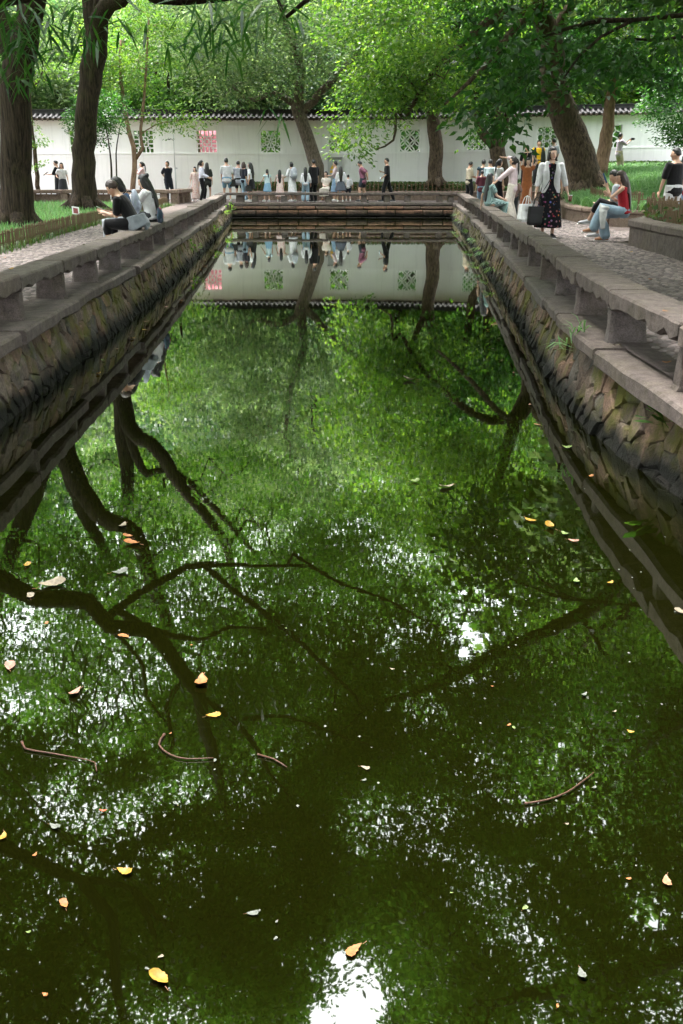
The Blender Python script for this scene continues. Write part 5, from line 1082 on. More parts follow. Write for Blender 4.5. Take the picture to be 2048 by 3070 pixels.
_, J = person('woman in white top and black skirt with long wavy hair, turned left', at(754, 45.3), 60, 1.62, 'f', hairstyle='long', top=white, sleeve=.35, bottom=black, btype='skirt', blen=.42, flare=.06, shoe=wsh)
tote('dark bag hanging by the woman in black skirt', J['hand'][-1], .28, .22, .1, MAT['black_leather'], .2, .1)
person('small child in blue sleeveless top and denim skirt with a ponytail', at(803, 45.3), 30, 1.34, 'f', hairstyle='pony', top=teal, sleeve=.1, bottom=blue, btype='skirt', blen=.45, flare=.03, shoe=wsh, hands={-1: (-.26, .18, .75)})
person('small girl in pale pink dress with long hair, facing the wall', at(840, 45.5), 'B', 1.32, 'f', hairstyle='long', dress=pinkdress, blen=.72, flare=.05, sleeve=.1, shoe=wsh, hands={-1: (-.24, .2, .72)})
_, J = person('woman in white dress wearing a grey backpack, turned left', at(876, 45.5), 35, 1.64, 'f', hairstyle='bun', dress=white, blen=.72, flare=.03, sleeve=.5, shoe=wsh, hands={-1: (-.2, .26, 1.0)})
backpack('grey backpack on the woman in the white dress', J, grey)
person('long-haired girl in white blouse and light jeans, facing the wall', at(917, 45.2), 'B', 1.42, 'f', hairstyle='long', top=white, sleeve=.8, bottom=ljean, flare=.02, shoe=bsh)
person('man all in black with white soles, before the leaning tree', at(942, 45.4), 40, 1.74, 'm', top=black, sleeve=.5, bottom=black, shoe=bsh, fat=1.05, untuck=.12, skin='skin_tan')
person('woman in cream dress sitting on the kerb with crossed hands', (atY(978, 590, 47.2).x, 47.05, GZ), 170, 1.64, 'f', pose='sit', seat=.42, hairstyle='long', dress=cream, blen=.85, flare=.02, sleeve=.25, shoe=tansh, skin='skin_pale', head=(-25, 0), hands={-1: (-.03, .24, .62), 1: (.05, .24, .62)})
person('person with short hair in pale pink shirt and blue skirt, looking left', at(1006, 46.2), 'L', 1.68, 'f', hairstyle='short', top=fabric('rose', (.42, .33, .34)), sleeve=.6, bottom=jean, btype='skirt', blen=.6, flare=.04, shoe=wsh, hands={-1: (-.12, .34, 1.05)})
person('long-haired girl in white blouse and pleated dark skirt, back to the pond', at(1022, 45.1), 'B', 1.46, 'f', hairstyle='long', hair='hair_dark', top=white, sleeve=.8, bottom=pleat, btype='skirt', blen=.45, flare=.09, shoe=wsh, fat=1.05)
person('child in white shirt almost hidden beside the girl in pleated skirt', at(1044, 46.4), 'B', 1.12, 'm', top=white, sleeve=.6, bottom=navy, blen=.4, shoe=wsh)
person('man in purple tee and dark shorts looking down, hands behind his back', at(1088, 45.6), 80, 1.70, 'm', lean=8, head=(0, 22), top=purple, sleeve=.42, bottom=fabric('dark_short', (.025, .03, .04)), blen=.36, shoe=bsh, fat=1.08, untuck=.08, hands={-1: (-.05, -.2, .98), 1: (.05, -.2, .98)}, feet={-1: (-.1, .12, 0), 1: (.1, -.14, 0)})
_, J = person('tall man all in black walking left along the far bench', at(1160, 45.5), 'L', 1.80, 'm', top=black, sleeve=.5, bottom=black, shoe=bsh, hands={-1: (-.2, .22, .98), 1: (.16, .2, 1.22)}, feet={-1: (-.1, .2, 0), 1: (.1, -.28, 0)}, fat=.95)
o = tag(empty('water_bottle', J['hand'][-1]+Vector((-.02, -.02, -.04))), 'clear water bottle held by the tall man in black', 'bottle'); mb = MB(); mb.tube([(0, 0, -.06), (0, 0, .1), (0, 0, .13), (0, 0, .15)], [.032, .032, .014, .014], 10); mb.build('body', plain('bottle_plastic', (.55, .62, .66), .15, .6, .02), o, True); mb = MB(); mb.tube([(0, 0, .15), (0, 0, .17)], .015, 8); mb.build('cap', white, o)
# the group at the right corner
_, J = person('man in beige tee with a red lanyard looking at his phone', at(1404, 43.4), -70, 1.66, 'm', head=(0, 25), top=tan, sleeve=.45, bottom=black, shoe=bsh, skin='skin_tan', untuck=.06, hands={1: (.1, .3, 1.02), -1: (-.06, .3, 1.0)})
slab_thing('phone', 'dark phone in the hands of the man in beige tee', 'phone', J['hand'][1]+Vector((.03, 0, .04)), (.075, .14, .01), MAT['black_leather'], (0, R(30), 0))
person('man in dark navy vest seen from behind at the right corner', at(1446, 41), 'B', 1.70, 'm', top=fabric('slate', (.03, .05, .065)), sleeve=.08, bottom=fabric('slate2', (.03, .05, .06)), shoe=bsh)
person('man in light teal tee beside the man in navy vest', at(1466, 40.5), -30, 1.70, 'm', head=(50, 0), top=teal, sleeve=.45, bottom=ljean, shoe=wsh, untuck=.1)
person('boy in maroon tee walking behind the right bench', at(1443, 38.5), 'B', 1.30, 'm', top=maroon, sleeve=.5, bottom=jean, blen=.7, shoe=wsh, untuck=.1, fat=1.05)
person('woman with long hair in white vest dress looking right', at(1492, 36), -60, 1.66, 'f', hairstyle='pony', top=white, sleeve=.15, bottom=black, btype='skirt', blen=.7, shoe=bsh)
p = onZ(1482, 622, 1.0); sb = lerp_path(off_path(WL_R, .44), 0)[0]
person('long-haired woman in teal patterned dress sitting on the right bench', (xl(27.2, WL_R)+.39, 27.2, GZ), -70, 1.62, 'f', pose='sit', seat=.40, hairstyle='long', dress=tealdress, blen=.95, flare=.02, sleeve=.3, shoe=wsh, head=(-10, 0), hands={-1: (-.32, -.05, .44), 1: (.16, .34, .58)}, vox=.012, skin='skin_pale')
person('woman in pale pink cardigan and cream wide trousers, fixing her friend\'s hair', (4.62, 28.3, GZ), 60, 1.66, 'f', hairstyle='pony', hair='hair_dark', top=fabric('shell', (.58, .46, .48)), sleeve=.8, bottom=cream, flare=.05, shoe=wsh, hands={-1: (-.30, .40, .98), 1: (.02, .28, 1.62)}, vox=.012, untuck=.05)
person('person in rust pinafore raising both arms over the head', (6.0, 34, GZ), 170, 1.68, 'f', hairstyle='bob', dress=rust, blen=.85, sleeve=.12, shoe=bsh, skin='skin_pale', hands={-1: (-.22, .12, 1.66), 1: (.06, .16, 1.72)})
person('small child in brown top behind the woman in pink cardigan', (5.15, 31.2, GZ), 'B', 1.12, 'm', top=fabric('brown', (.16, .10, .08)), sleeve=.6, bottom=darkgrey, shoe=bsh)
person('woman with reddish bun in beige top, back turned, before the grass bed', (5.9, 29.2, GZ), 'B', 1.62, 'f', hairstyle='bun', hair='hair_brown', top=beige, sleeve=.35, bottom=beige, flare=.04, shoe=wsh, vox=.015)
person('man in black tee standing on the grass behind the group', (atY(1578, 500, 44).x, 44, terr(7.9, 44)), 170, 1.72, 'm', top=black, sleeve=.45, bottom=black, shoe=bsh)
person('man in yellow tee and dark open jacket on the grass', (atY(1612, 500, 43).x, 43, terr(8.4, 43)+.06), 'F', 1.76, 'm', top=yellow, sleeve=.1, bottom=darkgrey, shoe=bsh, head=(15, 0))
jr = [o_ for o_ in bpy.data.objects if o_.get('label', '').startswith('man in yellow tee')][0]
c = MB()
for s in (-1, 1): c.loft([(s*.12, .0, .88), (s*.14, 0, 1.1), (s*.14, .0, 1.3), (s*.15, 0, 1.44)], [(.085, .15), (.085, .145), (.09, .14), (.07, .1)], (1, 0, 0), 12); c.loft([(s*.17, 0, 1.42), (s*.24, -.01, 1.15), (s*.27, .03, .92)], [(.07, .07), (.065, .065), (.05, .05)], (0, 1, 0), 10)
c.loft([(0, -.07, .88), (0, -.07, 1.2), (0, -.07, 1.42)], [(.19, .08), (.19, .08), (.16, .07)], (1, 0, 0), 12); remesh(c.build('jacket', camo, jr), .018)
person('dark-haired man in grey tee partly hidden behind the walking woman', (atY(1657, 500, 46).x, 46, terr(9.4, 46)), 30, 1.74, 'm', top=grey, sleeve=.45, bottom=darkgrey, shoe=bsh)
_, J = person('man in lilac tee and pale trousers taking a photograph by the wall', (atY(1852, 500, 46).x, 46, 1.72), -75, 1.70, 'm', top=lilac, sleeve=.45, bottom=tan, blen=.8, shoe=wsh, hands={-1: (-.05, .42, 1.36), 1: (.08, .42, 1.36)}, untuck=.08)
slab_thing('camera_body', 'black camera held up by the man in lilac tee', 'camera', J['hand'][1]+Vector((.10, 0, .05)), (.2, .1, .09), MAT['black_leather'], (0, 0, 0), False)
# the woman walking towards us
wl = (4.16, 20.9, GZ); fl = {-1: (-.07, .16, 0), 1: (.08, -.12, 0)}
root, J = person('woman in white cardigan and long black floral dress walking towards the camera', wl, 'F', 1.74, 'f', hairstyle='bob', hair='hair_dark', dress=floral, blen=.80, flare=.06, sleeve=0, shoe=MAT['black_leather'], feet=fl, hands={1: (.30, .10, .86), -1: (-.36, .10, .80)}, vox=.009, fat=1.1, skin='skin_pale')
# cardigan: open front, sleeves to below the elbow
k = 1.74/1.7; c = MB(); mw = .9*k*1.1
c.loft([(0, -.03, .88*k), (0, -.025, 1.05*k), (0, -.03, 1.25*k), (0, -.03, 1.38*k), (0, -.02, 1.44*k)], [(.20, .115), (.185, .115), (.185, .115), (.18, .10), (.09, .06)], (1, 0, 0), 18)
for s in (-1, 1):
    c.loft([(s*.105, .07, .86*k), (s*.10, .085, 1.05*k), (s*.10, .085, 1.25*k), (s*.085, .05, 1.41*k)], [(.085, .05), (.075, .05), (.07, .05), (.045, .04)], (1, 0, 0), 12)
    sh_ = Vector((s*.165*k*1.04, 0, 1.365*k)); wr_ = Vector((s*(.30 if s > 0 else .36), .10, .86 if s > 0 else .80)); el_, w2_ = ik(sh_, wr_, .285*k, .25*k, (s*.35, -1, -.35))
    c.loft([sh_, sh_.lerp(el_, .6), el_, el_.lerp(w2_, .45)], [(.075, .08), (.068, .07), (.06, .06), (.052, .052)], (0, 1, 0), 12)
remesh(c.build('cardigan', white, root), .010, 3)
st = MB(); st.tube([(-.10, -.10, 1.43), (-.09, .04, 1.42), (-.02, .16, 1.25), (.08, .155, 1.05), (.16, .10, .9)], .008, 6); st.build('bag_strap', MAT['black_leather'], root, True)
tote('black tote bag in the hand of the walking woman', J['hand'][1]+Vector((.04, -.05, 0)), .34, .36, .12, MAT['black_leather'], .15, .18)
tote('bulging white plastic bag carried with the black tote', J['hand'][1]+Vector((-.14, .06, .02)), .34, .34, .2, fabric('plastic_white', (.70, .70, .70), .35), .5, .16, 'plastic_bag')
o = tag(empty('coffee_cup', J['hand'][-1]+Vector((.03, -.03, -.1))), 'brown iced drink in a clear cup in the walking woman\'s hand', 'cup'); mb = MB(); mb.tube([(0, 0, 0), (0, 0, .11)], [.03, .04], 12); mb.build('cup', plain('coffee', (.14, .06, .04), .25, .5), o, True); mb = MB(); mb.tube([(0, 0, .11), (0, 0, .125)], [.043, .038], 12); mb.build('lid', white, o, True)
# sitting pair on the right seat wall
z0 = GZ
person('person in grey tee and black cropped trousers sitting with crossed leg on the seat wall', (5.55, 20.75, z0), 68, 1.72, 'm', pose='sit', seat=.46, lean=10, head=(8, 15), hair='hair', hairstyle='short', top=grey, sleeve=.45, bottom=black, blen=.75, shoe=fabric('sneaker', (.30, .31, .33)), feet={-1: (-.06, .62, .26), 1: (.10, .46, 0)}, hands={-1: (-.05, .38, .68), 1: (.05, .40, .68)}, vox=.010)
_, J = person('long-haired woman in red sleeveless top and light jeans reading on the seat wall', (5.36, 19.75, z0), 72, 1.66, 'f', pose='sit', seat=.46, lean=6, head=(10, 12), hairstyle='long', hair='hair_brown', top=red, sleeve=0, bottom=ljean, flare=.035, shoe=tansh, feet={-1: (-.08, .56, .16), 1: (.10, .34, 0)}, hands={-1: (-.10, .34, 1.0), 1: (.12, .30, .84)}, vox=.009)
slab_thing('book', 'open blue book held up by the woman in red', 'book', J['hand'][-1]+Vector((-.03, 0, .10)), (.03, .14, .2), denim_blue, (0, R(-25), R(-15)), False)
o = tag(empty('jacket', (4.98, 19.72, GZ+.60)), 'pale grey jacket lying over the lap of the woman in red', 'jacket'); mb = MB(); mb.loft([(0, -.1, .02), (-.02, 0, .06), (-.05, -.12, -.05), (-.06, -.17, -.22), (-.05, -.18, -.34)], [(.08, .05), (.1, .06), (.08, .04), (.06, .035), (.05, .03)], (1, 0, 0), 10); remesh(mb.build('cloth', fabric('pale_grey', (.42, .42, .41)), o), .014)
person('man in black tee and white shorts at the right edge, walking away', (atY(2018, 590, 22.6).x, 22.6, GZ), 20, 1.76, 'm', top=black, sleeve=.45, bottom=white, blen=.42, shoe=wsh, head=(55, 0), vox=.012, fat=1.05, untuck=.06, hands={-1: (-.27, .12, .86)})
person('woman in red top beyond the man in black at the right edge', (atY(2046, 590, 23.2).x, 23.2, GZ), 30, 1.62, 'f', hairstyle='long', top=red, sleeve=.45, bottom=jean, shoe=wsh)
# sitting on the left bench, backs to the pond
bx = lambda y: xl(y, WL_L)-.39
_, J = person('person in black tee and brown short hair sitting on the left bench, looking down', (bx(16.6), 16.6, z0), 82, 1.66, 'f', pose='sit', seat=.40, lean=26, head=(0, 28), hairstyle='short', hair='hair_brown', top=black, sleeve=.4, bottom=black, blen=.68, shoe=wsh, feet={-1: (-.12, .40, 0), 1: (.12, .36, 0)}, hands={-1: (-.05, .46, .66), 1: (.09, .44, .66)}, vox=.009, fat=1.05)
slab_thing('phone', 'white phone in the hands of the black-shirted person on the left bench', 'phone', (J['hand'][1]+J['hand'][-1])*.5+Vector((-.03, 0, .045)), (.14, .075, .01), white, (0, R(25), 0))
o = tag(empty('tied_shirt', (bx(16.6), 16.6, 1.0)), 'grey shirt tied round the waist of the person in black on the left bench', 'shirt'); mb = MB(); mb.loft([(.02, 0, .22), (.05, 0, .10), (.09, .0, .02)], [(.205, .155), (.23, .18), (.25, .18)], (0, 1, 0), 16, round_ends=False); mb.loft([(.16, .12, .16), (.2, .05, .07), (.21, -.12, .03)], [(.04, .05), (.05, .06), (.04, .03)], (0, 1, 0), 10); remesh(mb.build('cloth', fabric('heather', (.16, .18, .20)), o), .010, 4)
_, J = person('person in blue tee with a white backpack half hidden beside the black-shirted sitter', (bx(17.15)-.12, 17.15, z0), 88, 1.64, 'f', pose='sit', seat=.40, lean=16, head=(10, 15), hairstyle='bob', top=denim_blue, sleeve=.45, bottom=grey, shoe=wsh, vox=.012)
backpack('pale blue backpack on the half hidden sitter', J, fabric('bag_pale', (.42, .46, .55))).scale = (.75, .75, .75)
_, J = person('woman in white blouse with topknot sitting on the left bench', (bx(18.9), 18.9, z0), 86, 1.66, 'f', pose='sit', seat=.40, lean=8, head=(0, 14), hairstyle='long', bun=True, top=white, sleeve=.85, bottom=darkgrey, blen=.9, flare=.03, shoe=bsh, skin='skin_pale', hands={-1: (-.05, .42, .88), 1: (.08, .44, .92)}, vox=.009, fat=1.2)
slab_thing('phone', 'phone held by the woman in white blouse on the left bench', 'phone', J['hand'][1]+Vector((-.03, 0, .06)), (.012, .075, .15), MAT['black_leather'], (0, R(-20), 0), False)
o = tag(empty('shoulder_bag', (bx(18.7)+.17, 18.70, 1.01)), 'dark bag with red pattern behind the woman in white blouse', 'bag'); mb = MB(); mb.loft([(0, 0, .02), (.0, 0, .12), (-.01, 0, .24)], [(.14, .05), (.15, .06), (.11, .035)], (0, 1, 0), 14); mb.build('body', pattern_cloth('bag_pat', (.03, .05, .07), [(0, (.35, .02, .05)), (.5, (.05, .14, .18)), (.9, (.30, .04, .08))], 9, 2), o, True)
st = MB(); st.tube([(0, -.1, .22), (-.1, -.05, .45), (-.13, 0, .5)], .008, 6); st.build('strap', MAT['black_leather'], o, True)
# ================================================================== grass, hedges, small plants
def blades(name, label, pts, hmin, hmax, wd, mat, lean=.45):
    P = np.asarray(pts); n = len(P); a = rng.uniform(0, 2*PI, n); hh = rng.uniform(hmin, hmax, n); ln_ = rng.uniform(.1, lean, n)*hh
    d = np.stack([np.cos(a), np.sin(a), np.zeros(n)], 1); s = np.stack([-np.sin(a), np.cos(a), np.zeros(n)], 1)*wd
    V = np.empty((n, 5, 3)); V[:, 0] = P-s; V[:, 1] = P+s; m_ = P+d*ln_[:, None]*.45; m_[:, 2] += hh*.62; V[:, 2] = m_+s*.7; V[:, 3] = m_-s*.7; t_ = P+d*ln_[:, None]*1.5; t_[:, 2] += hh*.86; V[:, 4] = t_
    b_ = (np.arange(n)*5)[:, None]; tri = np.concatenate([b_+np.array([[0, 1, 2]]), b_+np.array([[0, 2, 3]]), b_+np.array([[3, 2, 4]])], 0)
    return tag(link(name, np_mesh(V.reshape(-1, 3), tri, 3), MAT[mat]), label, 'grass', kind='stuff')
def inside(x, y, poly):
    c = np.zeros(len(x), bool); n = len(poly)
    for i in range(n):
        (x1, y1), (x2, y2) = poly[i], poly[i-1]; k_ = ((y1 > y) != (y2 > y)) & (x < (x2-x1)*(y-y1)/(y2-y1+1e-12)+x1); c ^= k_
    return c
lz = np.vectorize(lambda x, y: .63+.1*min(1, max(0, (-5.6-x)/3.)))
tz = np.vectorize(terr)
x = rng.uniform(-14.5, -5.6, 26000); y = 11+29*rng.beta(1.1, 1.3, 26000); k_ = x < np.interp(y, [p[1] for p in LF], [p[0] for p in LF])-.05
blades('lawn_grass', 'short green grass of the left lawn behind the picket fence', np.stack([x, y, lz(x, y)], 1)[k_], .07, .17, .008, 'grass_blade')
x = rng.uniform(6.2, 17, 52000); y = rng.uniform(23.9, 49.4, 52000); k_ = inside(x, y, [tuple(p) for p in off_path(KP, -.2)] + [(17.5, 49.5), (9, 49.5)])
k_ &= rng.uniform(0, 1, len(x)) < np.clip(1.4-(y-24)/26., .35, 1)
blades('lawn_grass', 'fresh green long grass covering the raised bed on the right', np.stack([x, y, tz(x, y)], 1)[k_], .10, .26, .011, 'grass_blade', .8)
pts = []
for p in off_path(KP, -.28):
    if 24.3 < p[1] < 34 and p[0] < 9.5:
        for _ in range(150): pts.append((p[0]+rng.normal(.12, .16), p[1]+rng.normal(0, .4), .97))
blades('border_grass', 'arching strap-leaved border grass spilling over the stone kerb', pts, .22, .42, .011, 'grass_blade', 1.3)
pts = []
for p in off_path(LFP, .12):
    for _ in range(28): pts.append((p[0]+rng.normal(0, .06), p[1]+rng.normal(0, .4), .60))
blades('border_grass', 'dark low grass along the foot of the left picket fence', pts, .08, .2, .009, 'hedge_leaf', .8)
def leaf_mass(name, label, cat, lo, hi, n, size, mat, kind=None, zf=None, aspect=.5):
    P = rng.uniform(0, 1, (n, 3))*(np.array(hi)-np.array(lo))+np.array(lo)
    if zf is not None: P[:, 2] = zf(P)
    nr = rng.normal(0, .6, (n, 3)); nr[:, 2] += .8; me = leaf_mesh(P, rng.normal(0, 1, (n, 3)), nr, size*rng.uniform(.7, 1.3, n), aspect)
    o = tag(link(name, me, MAT[mat]), label, cat, kind=kind); return o
leaf_mass('hedge', 'low clipped green hedge behind the far picket fence', 'hedge', (-4.4, 48.0, .95), (8, 49.2, 1.38), 15000, .11, 'hedge_leaf', 'stuff')
leaf_mass('ground_cover', 'dark ground cover at the foot of the white wall on the right', 'ground cover', (8, 48.6, 1.3), (17, 49.5, 2.15), 7000, .13, 'hedge_leaf', 'stuff', zf=lambda P: tz(P[:, 0], P[:, 1])+rng.uniform(0, .22, len(P)))
leaf_mass('ground_cover', 'dark low foliage filling the planter behind the right seat wall', 'ground cover', (5.6, 6, .98), (9, 19.6, 1.3), 9000, .11, 'hedge_leaf', 'stuff')
# shrubs right behind the wall, seen through the lattice windows
for i, xw in enumerate(WX):
    col = ['leaf_dark', 'leaf_mid', 'leaf_dark', 'leaf_dark', 'leaf_mid', 'leaf_mid', 'leaf_dark', 'leaf_dark', 'leaf_dark', 'leaf_dark', 'leaf_dark'][i]
    nm = ['first', 'second', 'third', 'fourth', 'fifth', 'sixth', 'seventh', 'eighth', 'ninth', 'tenth', 'eleventh'][i]
    sh = tag(empty('garden_shrub', (xw, 51.0, .6)), 'leafy shrub seen through the %s lattice window from the left' % nm, 'shrub', 'shrubs behind the lattice windows')
    n = 900; d = rng.normal(0, 1, (n, 3)); d /= np.linalg.norm(d, axis=1, keepdims=True); P = d*rng.uniform(.3, 1, (n, 1))**.5*np.array([1.3, .5, 1.3])+np.array([0, 0, 2.4]); P = P[P[:, 2] > .2]; n = len(P)
    nr = rng.normal(0, .6, (n, 3)); nr[:, 1] -= .6; link('crown', leaf_mesh(P, rng.normal(0, 1, (n, 3)), nr, .2*rng.uniform(.7, 1.3, n)), MAT[col], sh)
    st = MB()
    for s in (-1, 0, 1): st.tube([(s*.08, 0, 0), (s*.2, .05, 1.0), (s*.5, 0, 2.2)], [.05, .04, .02], 6)
    for k_i, s in enumerate((-1, 0, 1)): s1 = MB(); s1.tube([(s*.08, 0, 0), (s*.2, .05, 1.0), (s*.5, 0, 2.2)], [.05, .04, .02], 6); s1.build('stem', MAT['bark'], sh, True)
xb = WX[3]; bn = tag(empty('pink_banner', (xb, 50.35, .6)), 'pink cloth banner seen through a lattice window left of the crowd', 'banner')
mb = MB(); vs = []
for i in range(9):
    for z in (1.9, 3.35): vs.append((-.42+i*.105, .03*math.sin(i*1.9), z))
mb.add(vs, [(2*i, 2*i+2, 2*i+3, 2*i+1) for i in range(8)]); o = mb.build('cloth', fabric('banner_pink', (.75, .30, .36)), bn, True); o.modifiers.new('solid', 'SOLIDIFY').thickness = .01
for s in (-1, 1): mb = MB(); mb.tube([(s*.45, 0, 0), (s*.45, 0, 3.4)], .025, 8); mb.build('pole', MAT['dark_wood'], bn, True)
# ferns, weeds and creepers rooted in the banks
def weed(label, p, n, L, w_, mat, out=(0, 0, 0), up=.6, name='weed', cat='plant', grp=None, broad=False):
    o = tag(empty(name, p), label, cat, grp); mb = MB(); rr_ = random.Random(int(p[0]*97+p[1]*31))
    for k_i in range(n):
        a = rr_.uniform(0, 2*PI); d = Vector((math.cos(a)*.7+out[0], math.sin(a)*.7+out[1], up*rr_.uniform(.3, 1.3))).normalized(); l_ = L*rr_.uniform(.6, 1.2)
        b0 = Vector((rr_.uniform(-.06, .06), rr_.uniform(-.08, .08), rr_.uniform(-.02, .04))); s_ = d.cross(Vector((0, 0, 1))).normalized()*w_; m1 = b0+d*l_*.45; e = b0+d*l_+Vector((0, 0, -.35*l_))
        if broad:
            c_ = b0+d*l_; mb.add([b0-s_*.08, b0+s_*.08, c_+s_*.1, c_-s_*.1], [(0, 1, 2, 3)])
            mb.add([c_-d*w_*1.2, c_+s_, c_+d*w_*1.5+Vector((0, 0, -.3*w_)), c_-s_], [(0, 1, 2, 3)])
        else: mb.add([b0-s_*.5, b0+s_*.5, m1+s_, m1-s_, e], [(0, 1, 2, 3), (3, 2, 4)])
    mb.build('leaves', MAT[mat], o); st = MB(); st.tube([(0, 0, -.05), (0, 0, .03)], .012, 5); st.build('stem', MAT['bark'], o); return o
spl = [('bright sprout growing from the left bank below the far posts', 618, 660, -1), ('yellow-green fern at the far corner of the left bank', 668, 655, -1), ('small green sprout on the middle of the left bank', 592, 697, -1), ('tiny weed low on the left bank', 510, 790, -1)]
for i, (lb_, px, py, s) in enumerate(spl):
    Yv = {0: 37, 1: 41, 2: 29, 3: 22}[i]; weed(lb_, (xl(Yv, WL_L)+.06, Yv, .40 if i < 2 else .25), 16, .28 if i < 2 else .2, .03, 'leaf_bright', (.7, -.3, 0), broad=True)
for i, (Yv, z) in enumerate(((39, .3), (36, .25), (33.5, .3), (31, .2), (29, .28), (27, .18), (25.2, .25), (23.5, .2), (21.8, .22), (20, .16), (18.4, .2))):
    weed('yellowing fern tuft number %s from the far corner on the right bank' % ['one', 'two', 'three', 'four', 'five', 'six', 'seven', 'eight', 'nine', 'ten', 'eleven'][i], (xl(Yv, WL_R)-.03, Yv, z), 22, .30, .014, ['leaf_pale', 'leaf_bright', 'grass_blade'][i % 3], (-.8, -.2, 0), .2, 'fern', 'plant', 'ferns on the right bank').scale = (.75, .75, .75)
weed('grass tuft between coping stones beside the near right post', (2.02, 8.55, .585), 14, .22, .008, 'grass_blade', (-.3, 0, 0), 1.2); weed('second grass tuft hanging from the right coping edge', (1.86, 8.2, .52), 14, .26, .007, 'grass_blade', (-.7, 0, 0), .5)
p = onZ(2040, 1215, .25); weed('broad green leaves poking in at the right edge above the water', (2.16, 6.3, .30), 12, .2, .045, 'leaf_mid', (-.7, -.2, 0), .6, 'broadleaf_plant', broad=True)
# ================================================================== leaves and twigs on the water, litter on the walk
def litter_leaf(mb_size, curl, seed):
    rr_ = random.Random(seed); n = 12; vs = []; L = mb_size; k1 = rr_.uniform(.45, .7)
    prof = [max(0, math.sin(PI*(i/n)**k1))**.75 for i in range(n+1)]
    for i in range(n+1):
        u = i/n; x_ = (u-.5)*L; w_ = prof[i]*L*.29; z = curl*L*(2*u-1)**2; wa, wb = w_*rr_.uniform(.78, 1.12), w_*rr_.uniform(.78, 1.12); by = .10*L*math.sin(u*2.4+seed)
        vs += [(x_, by-wa, z+curl*L*2.2*(wa/L)), (x_, by, z), (x_, by+wb, z+curl*L*1.2*(wb/L))]
    fs = []
    for i in range(n): fs += [(3*i, 3*i+3, 3*i+4, 3*i+1), (3*i+1, 3*i+4, 3*i+5, 3*i+2)]
    return vs, fs
def dead(name, col): return plain('litter_'+name, col, .6, .3, .45, 5)
LC = {'yellow': dead('yellow', (.20, .115, .012)), 'orange': dead('orange', (.19, .075, .02)), 'pale': dead('pale', (.13, .11, .075)), 'pink': dead('pink', (.19, .10, .07)), 'green': dead('green', (.09, .13, .035)), 'grey': dead('grey', (.075, .082, .068)), 'brown': dead('brown', (.20, .10, .05)), 'red': dead('red', (.30, .06, .03))}
LM = {}
def float_leaf(px, py, size, col, label, seed, z=.004, grp='fallen leaves on the water', world=None):
    rr_ = random.Random(seed); key = (col, seed % 6)
    if key not in LM:
        mb = MB(); mb.add(*litter_leaf(1.0, rr_.uniform(.05, .28), seed)); LM[key] = mb.mesh(True); LM[key].materials.append(LC[col])
        st = MB(); st.tube([(.48, 0, .05), (.62, .03, .03), (.75, .02, .05)], .012, 4); LM[key, 's'] = st.mesh(); LM[key, 's'].materials.append(LC['brown'])
    p = world or onZ(px, py, z); o = tag(empty('fallen_leaf', p, rr_.uniform(0, 6.28)), label, 'leaf', grp); o.scale = (size*.66,)*3
    link('blade', LM[key], None, o); link('stalk', LM[key, 's'], None, o); return o
big = [(640, 2146, .085, 'yellow', 'yellow oval leaf floating left of centre, above the twigs'), (371, 2616, .075, 'yellow', 'bright yellow leaf in the lower left water, between two limbs'), (195, 2711, .06, 'orange', 'small orange-yellow leaf floating at the lower left'), (481, 2936, .095, 'yellow', 'long yellow leaf near the bottom edge, left'), (1064, 2848, .085, 'orange', 'orange-yellow leaf just above the bright sky reflection'),
       (166, 2477, .06, 'grey', 'pale green leaf floating at the left'), (7, 2507, .06, 'yellow', 'yellow leaf cut by the left edge'), (310, 2432, .035, 'red', 'tiny red leaf left of centre low in the water'), (601, 2043, .14, 'orange', 'large curled orange leaf floating on the dark limb reflection'), (1094, 2302, .05, 'pale', 'pale scrap of leaf floating at the centre'),
       (757, 2740, .05, 'grey', 'greyish leaf low in the middle left water'), (1747, 2920, .055, 'grey', 'dull grey leaf near the bottom right'), (2000, 2640, .07, 'brown', 'brown leaf with long stalk by the right edge'), (1754, 2083, .05, 'grey', 'pale green leaf alone on the right dark water'), (229, 2077, .10, 'pink', 'pinkish long leaf below the left limb reflection'),
       (26, 1998, .12, 'pink', 'curled pink leaf at the left edge'), (372, 1907, .085, 'orange', 'pale orange leaf on the lower left limb reflection'), (157, 1754, .20, 'pale', 'curled pale brown leaf at the left under the bench reflection'), (94, 1789, .09, 'pale', 'round pale leaf beside the curled brown one'), (359, 1715, .13, 'grey', 'whitish leaf left of the big gap of sky'),
       (400, 1628, .15, 'orange', 'orange leaf lowest in the small cluster on the left'), (385, 1610, .10, 'orange', 'darker orange leaf in the middle of the left cluster'), (372, 1577, .12, 'pale', 'pale leaf at the top of the left cluster'), (1339, 1459, .15, 'pale', 'pale curved leaf floating right of centre'), (1241, 1443, .11, 'green', 'yellow-green leaf beside the pale curved one'),
       (1228, 1139, .20, 'pale', 'long pale leaf far out on the water, centre right'), (1652, 1580, .14, 'yellow', 'yellow leaf in the cluster on the right'), (1690, 1600, .09, 'green', 'green leaf in the cluster on the right'), (1718, 1622, .09, 'pink', 'pinkish leaf in the cluster on the right'), (1587, 1558, .12, 'yellow', 'pale yellow leaf left of the right cluster'), (1829, 1746, .07, 'yellow', 'small yellow leaf beside the right bench reflection'),
       (1731, 1744, .085, 'green', 'greenish yellow leaf below the right cluster'), (2037, 1835, .10, 'pale', 'pale brown leaf cut by the right edge'), (1890, 2195, .04, 'yellow', 'tiny yellow leaf on the right dark water'), (82, 1695, .08, 'yellow', 'small orange-yellow leaf by the left bench reflection'), (140, 1870, .04, 'orange', 'tiny orange leaf on the left limb reflection')]
for i, (px, py, sz_, col, lab) in enumerate(big): float_leaf(px, py, sz_, col, lab, i*7+3)
rr = random.Random(31)
